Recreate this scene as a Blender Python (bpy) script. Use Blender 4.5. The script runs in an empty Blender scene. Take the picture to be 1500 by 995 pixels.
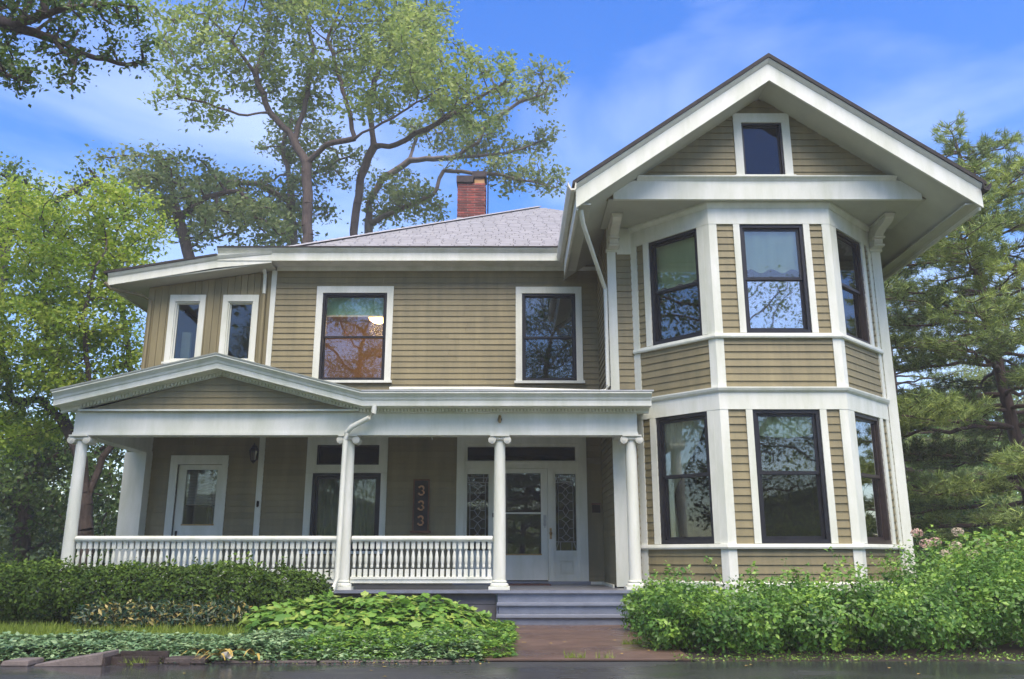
import bpy, math, random
import numpy as np
from mathutils import Vector

R = math.radians
random.seed(7)
RNG = np.random.default_rng(11)
scene = bpy.context.scene
COL = scene.collection

# ------------------------------------------------------------------ camera
PITCH = math.atan(318 / 1241.0)
CAMZ = 0.98
cam_data = bpy.data.cameras.new('camera')
cam = bpy.data.objects.new('camera', cam_data)
COL.objects.link(cam)
cam.location = (0, 0, CAMZ)
cam.rotation_euler = (math.pi / 2 + PITCH, 0, 0)
cam_data.sensor_width = 36
cam_data.lens = 36 * 1241 / 1500
cam_data.clip_end = 2000
scene.camera = cam

# ------------------------------------------------------------------ sky, sun, exposure
SUN_EL, SUN_AZ = 64, 10            # height, and degrees to the right of straight behind the camera
world = bpy.data.worlds.new('World')
scene.world = world
world.use_nodes = True
wn, wl = world.node_tree.nodes, world.node_tree.links
wn.clear()
sky = wn.new('ShaderNodeTexSky'); sky.sky_type = 'NISHITA'; sky.sun_disc = False
sky.sun_elevation = R(SUN_EL); sky.sun_rotation = R(180 - SUN_AZ)
sky.air_density = 1.15; sky.dust_density = 0.6; sky.ozone_density = 2.4
tc = wn.new('ShaderNodeTexCoord')
mp = wn.new('ShaderNodeMapping'); mp.inputs['Scale'].default_value = (1.1, 1.1, 3.6)
mp.inputs['Location'].default_value = (1.72, 0.4, 0.9)
nz = wn.new('ShaderNodeTexNoise'); nz.inputs['Scale'].default_value = 1.7
nz.inputs['Detail'].default_value = 6; nz.inputs['Roughness'].default_value = 0.5
nz.inputs['Distortion'].default_value = 0.4
rp = wn.new('ShaderNodeValToRGB')
rp.color_ramp.elements[0].position = 0.47; rp.color_ramp.elements[0].color = (0.0, 0.0, 0.0, 1)
rp.color_ramp.elements[1].position = 0.86; rp.color_ramp.elements[1].color = (0.55, 0.55, 0.55, 1)
mx = wn.new('ShaderNodeMix'); mx.data_type = 'RGBA'
mx.inputs['B'].default_value = (6.6, 7.1, 8.2, 1)
bg = wn.new('ShaderNodeBackground'); bg.inputs['Strength'].default_value = 0.15
wo = wn.new('ShaderNodeOutputWorld')
wl.new(tc.outputs['Generated'], mp.inputs['Vector'])
wl.new(mp.outputs['Vector'], nz.inputs['Vector'])
wl.new(nz.outputs['Fac'], rp.inputs['Fac'])
wl.new(rp.outputs['Color'], mx.inputs['Factor'])
hs = wn.new('ShaderNodeHueSaturation'); hs.inputs['Saturation'].default_value = 1.42
hs.inputs['Value'].default_value = 1.08; hs.inputs['Hue'].default_value = 0.517
wl.new(sky.outputs['Color'], hs.inputs['Color']); wl.new(hs.outputs['Color'], mx.inputs['A'])
wl.new(mx.outputs['Result'], bg.inputs['Color'])
wl.new(bg.outputs['Background'], wo.inputs['Surface'])

sun_data = bpy.data.lights.new('sun', 'SUN')
sun_data.energy = 4.4
sun_data.angle = R(58)
sun_data.color = (1.0, 0.88, 0.7)
sun = bpy.data.objects.new('sun', sun_data)
COL.objects.link(sun)
_d = Vector((math.sin(R(SUN_AZ)) * math.cos(R(SUN_EL)), -math.cos(R(SUN_AZ)) * math.cos(R(SUN_EL)), math.sin(R(SUN_EL))))
sun.rotation_euler = _d.to_track_quat('Z', 'Y').to_euler()
sun.location = _d * 60

scene.view_settings.view_transform = 'Standard'
scene.view_settings.look = 'None'
scene.view_settings.gamma = 1
scene.view_settings.exposure = 0.86
scene.cycles.use_denoising = True
scene.cycles.max_bounces = 8
scene.cycles.transparent_max_bounces = 16

# ------------------------------------------------------------------ helpers
def at(u, v, Y):
    """a point of the 1500 x 995 photograph at the depth Y, in metres"""
    du = (u - 750) / 1241.0; dv = (497.5 - v) / 1241.0
    y = math.cos(PITCH) - dv * math.sin(PITCH); z = math.sin(PITCH) + dv * math.cos(PITCH)
    return (du / y * Y, Y, z / y * Y + CAMZ)

WL = {}          # world position of every object made here

def _link(o, wpos, parent):
    COL.objects.link(o)
    pw = WL[parent.name] if parent is not None else (0, 0, 0)
    o.parent = parent
    o.location = (wpos[0] - pw[0], wpos[1] - pw[1], wpos[2] - pw[2])
    WL[o.name] = tuple(wpos)
    return o

def empty(name, loc):
    o = bpy.data.objects.new(name, None)
    o.empty_display_size = 0.2
    return _link(o, loc, None)

def tag(o, label=None, cat=None, group=None, kind=None):
    if label: o['label'] = label
    if cat: o['category'] = cat
    if group: o['group'] = group
    if kind: o['kind'] = kind
    return o

class Fr:
    """a wall's own frame: s along it, d out of it, z up"""
    def __init__(self, P, t, n):
        self.P, self.t, self.n = P, t, n
    def pt(self, s, d, z):
        return (self.P[0] + self.t[0] * s + self.n[0] * d, self.P[1] + self.t[1] * s + self.n[1] * d, z)

class MB:
    def __init__(self):
        self.v = []; self.f = []
    def add(self, vs, fs):
        b = len(self.v); self.v += [tuple(p) for p in vs]
        self.f += [tuple(b + i for i in q) for q in fs]; return self
    def hexa(self, p):      # 0-3 bottom ring, 4-7 top ring
        return self.add(p, [(0, 3, 2, 1), (4, 5, 6, 7), (0, 1, 5, 4), (1, 2, 6, 5), (2, 3, 7, 6), (3, 0, 4, 7)])
    def box(self, x0, x1, y0, y1, z0, z1):
        return self.hexa([(x0, y0, z0), (x1, y0, z0), (x1, y1, z0), (x0, y1, z0), (x0, y0, z1), (x1, y0, z1), (x1, y1, z1), (x0, y1, z1)])
    def fbox(self, fr, s0, s1, d0, d1, z0, z1):
        P = fr.pt
        return self.hexa([P(s0, d1, z0), P(s1, d1, z0), P(s1, d0, z0), P(s0, d0, z0), P(s0, d1, z1), P(s1, d1, z1), P(s1, d0, z1), P(s0, d0, z1)])
    def prism(self, poly, fn0, fn1):    # a flat polygon of (a, b) between two placings
        n = len(poly); vs = [fn0(*p) for p in poly] + [fn1(*p) for p in poly]
        fs = [tuple(range(n - 1, -1, -1)), tuple(range(n, 2 * n))] + [(i, (i + 1) % n, n + (i + 1) % n, n + i) for i in range(n)]
        return self.add(vs, fs)
    def sections(self, secs, closed_ends=True):
        n = len(secs[0]); b = []; fs = []
        for s in secs: b += s
        for k in range(len(secs) - 1):
            for i in range(n):
                j = (i + 1) % n
                fs.append((k * n + i, k * n + j, (k + 1) * n + j, (k + 1) * n + i))
        if closed_ends:
            fs.append(tuple(range(n - 1, -1, -1))); m = (len(secs) - 1) * n
            fs.append(tuple(m + i for i in range(n)))
        return self.add(b, fs)
    def tube(self, pts, r, n=8):
        pts = [Vector(p) for p in pts]; rs = r if isinstance(r, (list, tuple)) else [r] * len(pts)
        secs = []; ref = Vector((0.31, 0.2, 0.93))
        for i, p in enumerate(pts):
            d = (pts[min(i + 1, len(pts) - 1)] - pts[max(i - 1, 0)]).normalized()
            rf = ref if abs(d.dot(ref)) < 0.93 else Vector((1, 0, 0))
            a = d.cross(rf).normalized(); b = d.cross(a)
            secs.append([tuple(p + (a * math.cos(2 * math.pi * k / n) + b * math.sin(2 * math.pi * k / n)) * rs[i]) for k in range(n)])
        return self.sections(secs)
    def lathe(self, prof, c, n=16):
        secs = [[(c[0] + r * math.cos(2 * math.pi * k / n), c[1] + r * math.sin(2 * math.pi * k / n), c[2] + z) for k in range(n)] for r, z in prof]
        return self.sections(secs)
    def disc_y(self, c, r, y0, y1, n=14):   # a short cylinder along y
        return self.sections([[(c[0] + r * math.cos(2 * math.pi * k / n), y, c[1] + r * math.sin(2 * math.pi * k / n)) for k in range(n)] for y in (y0, y1)])
    def mesh(self, name, mat, c=(0, 0, 0), smooth=False):
        me = bpy.data.meshes.new(name)
        me.from_pydata([(x - c[0], y - c[1], z - c[2]) for x, y, z in self.v], [], self.f)
        me.materials.append(M[mat] if isinstance(mat, str) else mat)
        if smooth:
            for p in me.polygons: p.use_smooth = True
            me.set_sharp_from_angle(angle=R(38))
        return me
    def build(self, name, mat, parent=None, smooth=False, base=False):
        a = np.array(self.v); lo, hi = a.min(0), a.max(0); c = (lo + hi) / 2
        if base: c[2] = lo[2]
        o = bpy.data.objects.new(name, self.mesh(name, mat, c, smooth))
        return _link(o, [float(q) for q in c], parent)

def put(name, me, wpos, parent=None):
    return _link(bpy.data.objects.new(name, me), wpos, parent)

# ------------------------------------------------------------------ materials
M = {}
def new_mat(name):
    m = bpy.data.materials.new(name); m.use_nodes = True; M[name] = m
    nt = m.node_tree; return m, nt.nodes, nt.links, nt.nodes['Principled BSDF']

def surf(name, col, rough=0.6, var=0.12, scale=3.0, bump=0.0, bscale=40, stretch=(1, 1, 1), spec=0.4, metal=0.0, col2=None, coat=0.0, detail=5):
    """colour with an uneven wear of its own, fine relief on top"""
    m, n, l, b = new_mat(name)
    t = n.new('ShaderNodeTexCoord'); mpn = n.new('ShaderNodeMapping'); mpn.inputs['Scale'].default_value = stretch
    geo = n.new('ShaderNodeNewGeometry')
    l.new(geo.outputs['Position'], mpn.inputs['Vector'])
    nz = n.new('ShaderNodeTexNoise'); nz.inputs['Scale'].default_value = scale; nz.inputs['Detail'].default_value = detail
    nz.inputs['Roughness'].default_value = 0.65
    l.new(mpn.outputs['Vector'], nz.inputs['Vector'])
    r = n.new('ShaderNodeValToRGB')
    r.color_ramp.elements[0].position = 0.3; r.color_ramp.elements[1].position = 0.72
    c2 = col2 or tuple(c * (1 - 1.6 * var) for c in col)
    r.color_ramp.elements[0].color = (*c2, 1); r.color_ramp.elements[1].color = (*col, 1)
    l.new(nz.outputs['Fac'], r.inputs['Fac']); l.new(r.outputs['Color'], b.inputs['Base Color'])
    b.inputs['Roughness'].default_value = rough; b.inputs['Specular IOR Level'].default_value = spec
    b.inputs['Metallic'].default_value = metal; b.inputs['Coat Weight'].default_value = coat
    if bump:
        nb = n.new('ShaderNodeTexNoise'); nb.inputs['Scale'].default_value = bscale; nb.inputs['Detail'].default_value = 4
        l.new(mpn.outputs['Vector'], nb.inputs['Vector'])
        bp = n.new('ShaderNodeBump'); bp.inputs['Strength'].default_value = bump; bp.inputs['Distance'].default_value = 0.01
        l.new(nb.outputs['Fac'], bp.inputs['Height']); l.new(bp.outputs['Normal'], b.inputs['Normal'])
    return m

def piece_var(name, amount=0.25):
    """each separate piece a little lighter or darker than the next"""
    m = M[name]; n, l = m.node_tree.nodes, m.node_tree.links; b = n['Principled BSDF']
    src = b.inputs['Base Color'].links[0].from_socket
    oi = n.new('ShaderNodeObjectInfo'); mr = n.new('ShaderNodeMapRange')
    mr.inputs['To Min'].default_value = 1 - amount; mr.inputs['To Max'].default_value = 1 + amount
    l.new(oi.outputs['Random'], mr.inputs['Value'])
    vm = n.new('ShaderNodeVectorMath'); vm.operation = 'SCALE'
    l.new(src, vm.inputs[0]); l.new(mr.outputs['Result'], vm.inputs['Scale']); l.new(vm.outputs['Vector'], b.inputs['Base Color'])

def leafmat(name, stops, rough=0.45, trans=0.3, spec=0.35):
    m, n, l, b = new_mat(name)
    a = n.new('ShaderNodeAttribute'); a.attribute_name = 'tint'
    r = n.new('ShaderNodeValToRGB')
    while len(r.color_ramp.elements) < len(stops): r.color_ramp.elements.new(0.5)
    for e, (p, c) in zip(r.color_ramp.elements, stops): e.position = p; e.color = (*c, 1)
    l.new(a.outputs['Fac'], r.inputs['Fac']); l.new(r.outputs['Color'], b.inputs['Base Color'])
    b.inputs['Roughness'].default_value = rough; b.inputs['Specular IOR Level'].default_value = spec
    tr = n.new('ShaderNodeBsdfTranslucent'); l.new(r.outputs['Color'], tr.inputs['Color'])
    ms = n.new('ShaderNodeMixShader'); ms.inputs['Fac'].default_value = trans
    l.new(b.outputs['BSDF'], ms.inputs[1]); l.new(tr.outputs['BSDF'], ms.inputs[2])
    l.new(ms.outputs['Shader'], n['Material Output'].inputs['Surface'])
    return m

def glassmat(name, base, tint=(1, 1, 1), wav=0.0):
    m, n, l, b = new_mat(name)
    n.remove(b)
    tr = n.new('ShaderNodeBsdfTransparent'); tr.inputs['Color'].default_value = (*tint, 1)
    gl = n.new('ShaderNodeBsdfGlossy'); gl.inputs['Roughness'].default_value = 0.015
    gl.inputs['Color'].default_value = (0.97, 0.97, 1, 1)
    fr = n.new('ShaderNodeFresnel'); fr.inputs['IOR'].default_value = 1.5
    ad = n.new('ShaderNodeMath'); ad.operation = 'ADD'; ad.use_clamp = True; ad.inputs[1].default_value = base
    l.new(fr.outputs['Fac'], ad.inputs[0])
    ms = n.new('ShaderNodeMixShader'); l.new(ad.outputs[0], ms.inputs['Fac'])
    l.new(tr.outputs[0], ms.inputs[1]); l.new(gl.outputs[0], ms.inputs[2])
    l.new(ms.outputs[0], n['Material Output'].inputs['Surface'])
    geo = n.new('ShaderNodeNewGeometry')
    nb = n.new('ShaderNodeTexNoise'); nb.inputs['Scale'].default_value = 2.2; nb.inputs['Detail'].default_value = 1
    l.new(geo.outputs['Position'], nb.inputs['Vector'])
    bp = n.new('ShaderNodeBump'); bp.inputs['Strength'].default_value = wav; bp.inputs['Distance'].default_value = 0.02
    l.new(nb.outputs['Fac'], bp.inputs['Height']); l.new(bp.outputs['Normal'], gl.inputs['Normal']); l.new(bp.outputs['Normal'], fr.inputs['Normal'])
    return m

surf('siding', (0.278, 0.232, 0.122), 0.55, 0.15, 0.9, 0.2, 60, (5, 5, 0.7), col2=(0.18, 0.156, 0.084), detail=8)
piece_var('siding', 0.07)
surf('white', (0.79, 0.79, 0.73), 0.5, 0.05, 1.1, 0.12, 50, (3.0, 3.0, 0.7), col2=(0.58, 0.6, 0.49), detail=10)
surf('white_old', (0.7, 0.69, 0.6), 0.6, 0.1, 5.0, 0.2, 60)
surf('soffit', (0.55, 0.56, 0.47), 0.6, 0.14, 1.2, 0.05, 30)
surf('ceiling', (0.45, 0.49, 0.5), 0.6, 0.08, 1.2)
surf('sash', (0.018, 0.018, 0.024), 0.4, 0.3, 9)
surf('sash_brown', (0.05, 0.035, 0.032), 0.4, 0.3, 9)
surf('floor_paint', (0.17, 0.175, 0.2), 0.35, 0.25, 4, 0.1, 30, (1, 6, 1))
surf('step_paint', (0.225, 0.25, 0.31), 0.4, 0.22, 4, 0.12, 40)
surf('skirt', (0.16, 0.155, 0.165), 0.55, 0.2, 3, 0.15, 40)
surf('shingle', (0.33, 0.325, 0.345), 0.75, 0.12, 4, 0.4, 120)
surf('shingle_dark', (0.05, 0.045, 0.045), 0.85, 0.3, 8, 0.5, 80)
surf('flashing', (0.68, 0.68, 0.68), 0.4, 0.15, 7)
surf('brick', (0.33, 0.075, 0.055), 0.8, 0.22, 5, 0.5, 90, col2=(0.1, 0.035, 0.035)); piece_var('brick', 0.4)
surf('mortar', (0.5, 0.4, 0.36), 0.9, 0.2, 12, 0.4, 90)
surf('cap_metal', (0.05, 0.035, 0.035), 0.5, 0.4, 10, metal=0.3)
surf('clay', (0.5, 0.28, 0.12), 0.7, 0.2, 8)
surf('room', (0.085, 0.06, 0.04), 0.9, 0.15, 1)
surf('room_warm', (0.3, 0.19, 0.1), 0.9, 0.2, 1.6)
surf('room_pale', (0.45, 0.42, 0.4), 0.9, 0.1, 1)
surf('shade_green', (0.62, 0.72, 0.42), 0.8, 0.12, 1.5, stretch=(4, 4, 0.4))
surf('shade_teal', (0.34, 0.6, 0.48), 0.8, 0.1, 3, stretch=(8, 8, 0.5))
surf('sheer', (0.85, 0.8, 0.6), 0.9, 0.1, 2)
surf('sheer_grey', (0.24, 0.26, 0.22), 0.9, 0.2, 2, stretch=(10, 10, 0.3))
surf('blind', (0.85, 0.72, 0.75), 0.6, 0.08, 3)
surf('iron', (0.018, 0.013, 0.012), 0.45, 0.4, 20, metal=0.4)
surf('sign_board', (0.028, 0.016, 0.013), 0.5, 0.4, 12, 0.2, 60)
surf('sign_frame', (0.2, 0.08, 0.035), 0.5, 0.3, 12)
surf('sign_number', (0.7, 0.38, 0.19), 0.45, 0.25, 12)
surf('brass', (0.4, 0.27, 0.12), 0.35, 0.2, 20, metal=0.8)
surf('steel', (0.45, 0.45, 0.44), 0.35, 0.2, 20, metal=0.8)
surf('mat', (0.07, 0.018, 0.016), 0.95, 0.3, 40, 0.6, 200)
surf('pipe_brown', (0.09, 0.035, 0.028), 0.5, 0.2, 9)
surf('bark', (0.12, 0.088, 0.078), 0.9, 0.35, 5, 0.9, 22, (3, 3, 0.7))
surf('bark_pale', (0.2, 0.165, 0.15), 0.9, 0.3, 5, 0.8, 22, (3, 3, 0.7))
surf('bark_pine', (0.15, 0.095, 0.085), 0.9, 0.35, 6, 0.9, 22, (3, 3, 0.7))
surf('stem', (0.07, 0.06, 0.03), 0.9, 0.3, 8)
surf('soil', (0.035, 0.024, 0.017), 0.9, 0.35, 7, 0.9, 30)
surf('backdrop_hill', (0.04, 0.075, 0.02), 0.95, 0.4, 0.6, 0.9, 3)
surf('lawn', (0.07, 0.12, 0.025), 0.9, 0.3, 2.5, 0.9, 60)
surf('kerb', (0.2, 0.165, 0.15), 0.75, 0.3, 8, 0.6, 60)
surf('kerb_dark', (0.075, 0.055, 0.048), 0.5, 0.35, 8, 0.6, 60)
surf('paper', (0.7, 0.66, 0.58), 0.7, 0.1, 10)
surf('dead_leaf', (0.5, 0.36, 0.08), 0.7, 0.25, 6)

m, n, l, b = new_mat('came')
b.inputs['Base Color'].default_value = (0.32, 0.33, 0.34, 1); b.inputs['Metallic'].default_value = 0.5; b.inputs['Roughness'].default_value = 0.4
m, n, l, b = new_mat('lamp_glow')
b.inputs['Base Color'].default_value = (0.9, 0.75, 0.5, 1)
b.inputs['Emission Color'].default_value = (1, 0.62, 0.25, 1); b.inputs['Emission Strength'].default_value = 1.6
glassmat('glass', 0.055, (0.9, 0.93, 0.9), 0.035)
glassmat('glass_bright', 0.34, (0.86, 0.9, 0.86), 0.035)
glassmat('glass_dark', 0.0, (0.45, 0.46, 0.48), 0.06)
glassmat('glass_clear', 0.004, (0.86, 0.9, 0.86), 0.03)

def wet(name, col, col2, pudlo, pudhi, rlo, rhi, scale, bump, spec=0.5):
    """damp paving: smooth where water lies, coarse where it has drained"""
    m, n, l, b = new_mat(name)
    geo = n.new('ShaderNodeNewGeometry')
    mpn = n.new('ShaderNodeMapping'); mpn.inputs['Scale'].default_value = (0.5, 1, 1); l.new(geo.outputs['Position'], mpn.inputs['Vector'])
    big = n.new('ShaderNodeTexNoise'); big.inputs['Scale'].default_value = 0.9; big.inputs['Detail'].default_value = 4; l.new(mpn.outputs['Vector'], big.inputs['Vector'])
    fine = n.new('ShaderNodeTexNoise'); fine.inputs['Scale'].default_value = scale; fine.inputs['Detail'].default_value = 6; l.new(geo.outputs['Position'], fine.inputs['Vector'])
    r = n.new('ShaderNodeMix'); r.data_type = 'RGBA'; r.inputs['A'].default_value = (*col2, 1); r.inputs['B'].default_value = (*col, 1)
    l.new(fine.outputs['Fac'], r.inputs['Factor']); l.new(r.outputs['Result'], b.inputs['Base Color'])
    mr = n.new('ShaderNodeMapRange'); mr.inputs['From Min'].default_value = pudlo; mr.inputs['From Max'].default_value = pudhi
    mr.inputs['To Min'].default_value = rlo; mr.inputs['To Max'].default_value = rhi
    l.new(big.outputs['Fac'], mr.inputs['Value']); l.new(mr.outputs['Result'], b.inputs['Roughness'])
    b.inputs['Specular IOR Level'].default_value = spec
    gr = n.new('ShaderNodeTexNoise'); gr.inputs['Scale'].default_value = 110; gr.inputs['Detail'].default_value = 2; l.new(geo.outputs['Position'], gr.inputs['Vector'])
    ml = n.new('ShaderNodeMapRange'); ml.inputs['From Min'].default_value = pudlo; ml.inputs['From Max'].default_value = pudhi
    ml.inputs['To Min'].default_value = bump * 0.12; ml.inputs['To Max'].default_value = bump; l.new(big.outputs['Fac'], ml.inputs['Value'])
    bp = n.new('ShaderNodeBump'); bp.inputs['Distance'].default_value = 0.006
    l.new(ml.outputs['Result'], bp.inputs['Strength']); l.new(gr.outputs['Fac'], bp.inputs['Height']); l.new(bp.outputs['Normal'], b.inputs['Normal'])

wet('asphalt', (0.05, 0.05, 0.054), (0.025, 0.025, 0.028), 0.42, 0.62, 0.1, 0.42, 30, 0.6, 0.6)
wet('concrete_wet', (0.15, 0.095, 0.072), (0.045, 0.028, 0.022), 0.4, 0.65, 0.2, 0.6, 3.2, 0.7)

leafmat('lf_maple', [(0, (0.11, 0.17, 0.045)), (0.5, (0.25, 0.34, 0.075)), (1, (0.44, 0.5, 0.15))], trans=0.55)
leafmat('lf_pale', [(0, (0.1, 0.15, 0.05)), (0.5, (0.19, 0.26, 0.085)), (1, (0.34, 0.38, 0.17))], trans=0.5)
leafmat('lf_yellow', [(0, (0.1, 0.21, 0.018)), (0.45, (0.3, 0.43, 0.04)), (1, (0.52, 0.56, 0.1))], trans=0.5)
leafmat('lf_dark', [(0, (0.035, 0.07, 0.018)), (0.5, (0.085, 0.155, 0.032)), (1, (0.2, 0.29, 0.06))], trans=0.4)
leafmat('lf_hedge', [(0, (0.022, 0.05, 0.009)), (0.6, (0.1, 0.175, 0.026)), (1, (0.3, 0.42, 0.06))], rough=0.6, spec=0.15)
leafmat('lf_euon', [(0, (0.022, 0.07, 0.014)), (0.45, (0.1, 0.22, 0.036)), (0.8, (0.24, 0.4, 0.055)), (1, (0.42, 0.54, 0.1))], rough=0.35)
leafmat('lf_bright', [(0, (0.06, 0.15, 0.025)), (0.6, (0.15, 0.3, 0.045)), (1, (0.34, 0.44, 0.09))], rough=0.4)
leafmat('lf_pachy', [(0, (0.035, 0.085, 0.035)), (0.5, (0.16, 0.27, 0.12)), (1, (0.38, 0.48, 0.24))], rough=0.32, trans=0.15)
leafmat('lf_pieris', [(0, (0.012, 0.035, 0.018)), (0.6, (0.03, 0.07, 0.03)), (0.74, (0.09, 0.12, 0.035)), (1, (0.36, 0.27, 0.07))], rough=0.3, trans=0.15)
leafmat('lf_grass', [(0, (0.12, 0.19, 0.02)), (1, (0.3, 0.38, 0.06))])
leafmat('lf_pine', [(0, (0.05, 0.075, 0.03)), (0.5, (0.21, 0.29, 0.085)), (1, (0.42, 0.5, 0.12))], rough=0.6, trans=0.25)
leafmat('lf_bloom', [(0, (0.5, 0.42, 0.3)), (0.5, (0.6, 0.52, 0.42)), (1, (0.6, 0.34, 0.3))], rough=0.7)

# ------------------------------------------------------------------ ground
def sheet(name, poly, z, mat, kind='structure'):
    mb = MB(); mb.add([(x, y, z) for x, y in poly], [tuple(range(len(poly)))])
    return tag(mb.build(name, mat), kind=kind)
sheet('ground', [(-165, -96), (165, -96), (165, 138), (-165, 138)], -0.012, 'lawn')
sheet('planting_bed', [(-16, 8.3), (20, 8.5), (20, 16), (-16, 16)], -0.006, 'soil')
sheet('road', [(-150, -7.5), (150, -7.5), (150, 9.0), (9, 8.72), (2, 8.68), (-1, 8.62), (-3.5, 8.5), (-9, 8.35), (-150, 7.2)], 0.0, 'asphalt')
def backdrop_hill(name, x0, x1, y, h, dep, sg):
    mb = MB(); vs, fs = [], []; n = 40
    for i in range(n + 1):
        x = x0 + (x1 - x0) * i / n
        for j in range(9):
            t = j / 8; hh = h * (0.8 + 0.25 * math.sin(i * 0.9) * math.sin(i * 0.37 + 1)) * (t * t * (3 - 2 * t))
            vs.append((x, y + sg * dep * t, hh - 0.05))
    for i in range(n):
        for j in range(8): k = i * 9 + j; fs.append((k, k + 1, k + 10, k + 9))
    return tag(mb.add(vs, fs).build(name, 'backdrop_hill', smooth=True), kind='structure')
backdrop_hill('backdrop_hill', -160, 160, -40, 11, 45, -1)  # added rise out of view, keeps the bright horizon out of the panes
backdrop_hill('backdrop_hill', -160, 160, 68, 8, 60, 1)  # added rise closing the bright gaps at the horizon behind the trees
wk = MB()   # entrance walk, two poured slabs with a joint
path_slabs = [([(-0.32, 8.72), (1.75, 8.74), (1.85, 10.9), (-0.3, 10.9)]), ([(-0.3, 10.915), (1.85, 10.915), (2.0, 13.02), (-0.28, 13.02)])]
walk = tag(sheet('path', [(-0.33, 8.7), (1.78, 8.72), (2.0, 13.03), (-0.31, 13.03)], 0.004, 'soil'), kind='structure')
for ps in path_slabs:
    mb = MB(); mb.prism(ps, lambda a, b: (a, b, -0.05), lambda a, b: (a, b, 0.014)); mb.build('slab', 'concrete_wet', walk)

# ------------------------------------------------------------------ the house
house = empty('house', (0, 16.4, 0))
tag(house, 'two-storey tan clapboard house with white trim, columned porch and gabled bay', 'house')
S2 = 2 ** -0.5
F_MAIN = Fr((0, 16.4), (1, 0), (0, -1))
F_WING = Fr((0, 14.5), (1, 0), (0, -1))
F_SIDE = Fr((1.74, 0), (0, -1), (-1, 0))
F_GAB = Fr((0, 13.2), (1, 0), (0, -1))
F_BF = Fr((3.32, 13.36), (1, 0), (0, -1))
F_BL = Fr((2.18, 14.5), (S2, -S2), (-S2, -S2))
F_BR = Fr((5.32, 13.36), (S2, S2), (S2, -S2))
F_TYM = Fr((0, 13.76), (1, 0), (0, -1))
FACET = 1.14 / S2
BOARDS = []     # (apparent size, corner points, wall)

def backing(fr, s0, s1, z0, z1, holes, thick=0.12, mat='siding', parent=None):
    mb = MB()
    ss = sorted({s0, s1, *[min(max(q, s0), s1) for h in holes for q in h[:2]]})
    zs = sorted({z0, z1, *[min(max(q, z0), z1) for h in holes for q in h[2:]]})
    for a, b in zip(ss, ss[1:]):
        for c, d in zip(zs, zs[1:]):
            ms, mz = (a + b) / 2, (c + d) / 2
            if any(h[0] < ms < h[1] and h[2] < mz < h[3] for h in holes): continue
            mb.fbox(fr, a, b, -thick, 0.0, c, d)
    return mb.build('wall', mat, parent or house)

def boards(fr, wallo, s0, s1, z0, z1, holes, e=0.118, rng=None):
    nrow = max(1, round((z1 - z0) / e)); e = (z1 - z0) / nrow
    for i in range(nrow):
        a, b = z0 + i * e, z0 + (i + 1) * e
        r0 = rng(a) if rng else (s0, s1); r1 = rng(b) if rng else (s0, s1)
        if r0[1] - r0[0] < 0.05: continue
        if r1[1] < r1[0]: r1 = ((r1[0] + r1[1]) / 2,) * 2
        cuts = sorted([(h[0], h[1]) for h in holes if h[2] < b - 0.004 and h[3] > a + 0.004])
        segs, cur = [], r0[0]
        for c0, c1 in cuts:
            if c0 - cur > 0.02: segs.append((cur, min(c0, r0[1])))
            cur = max(cur, c1)
        if r0[1] - cur > 0.02: segs.append((cur, r0[1]))
        fine = []
        for p, q in segs:          # long courses are butted from two boards
            if q - p > 2.4 and not rng:
                m_ = p + (q - p) * random.uniform(0.25, 0.75); fine += [(p, m_ - 0.003), (m_ + 0.003, q)]
            else: fine.append((p, q))
        for k, (p, q) in enumerate(fine):
            pt_, qt = (r1[0] if p == r0[0] else p), (r1[1] if q == r0[1] else q)
            db = 0.025 + random.uniform(-0.003, 0.003); dt = 0.007
            P = fr.pt; o = 0.006
            pts = [P(p, db, a - o), P(q, db, a - o), P(q, 0.001, a - o), P(p, 0.001, a - o), P(pt_, dt, b), P(qt, dt, b), P(qt, 0.001, b), P(pt_, 0.001, b)]
            face = abs(fr.n[1]) + 0.25
            BOARDS.append(((q - p) * face / pts[0][1], pts, wallo))

def mitre(path):
    """outward directions of a plan path, mitred at its corners"""
    ns = []
    for a, b in zip(path, path[1:]):
        dx, dy = b[0] - a[0], b[1] - a[1]; L = math.hypot(dx, dy); ns.append((dy / L, -dx / L))
    out = [ns[0]]
    for n0, n1 in zip(ns, ns[1:]):
        k = 1 + n0[0] * n1[0] + n0[1] * n1[1]; out.append(((n0[0] + n1[0]) / k, (n0[1] + n1[1]) / k))
    return out + [ns[-1]]

def run_plan(name, path, prof, mat='white'):
    ms = mitre(path)
    return MB().sections([[(p[0] + n[0] * d, p[1] + n[1] * d, z) for d, z in prof] for p, n in zip(path, ms)]).build(name, mat, house)

def run_front(name, path, y, prof, mat='white', parent=None):
    return MB().sections([[(x, y - d, z + h) for d, h in prof] for x, z in path]).build(name, mat, parent or house)

def room(poly, wall_line, z0, z1, mat):
    mb = MB(); n = len(poly)
    mb.add([(x, y, z0) for x, y in poly], [tuple(range(n))]); mb.add([(x, y, z1) for x, y in poly], [tuple(range(n))])
    for a, b in zip(wall_line, wall_line[1:]):
        mb.add([(*a, z0), (*b, z0), (*b, z1), (*a, z1)], [(0, 1, 2, 3)])
    return mb.build('room', mat, house)

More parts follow.
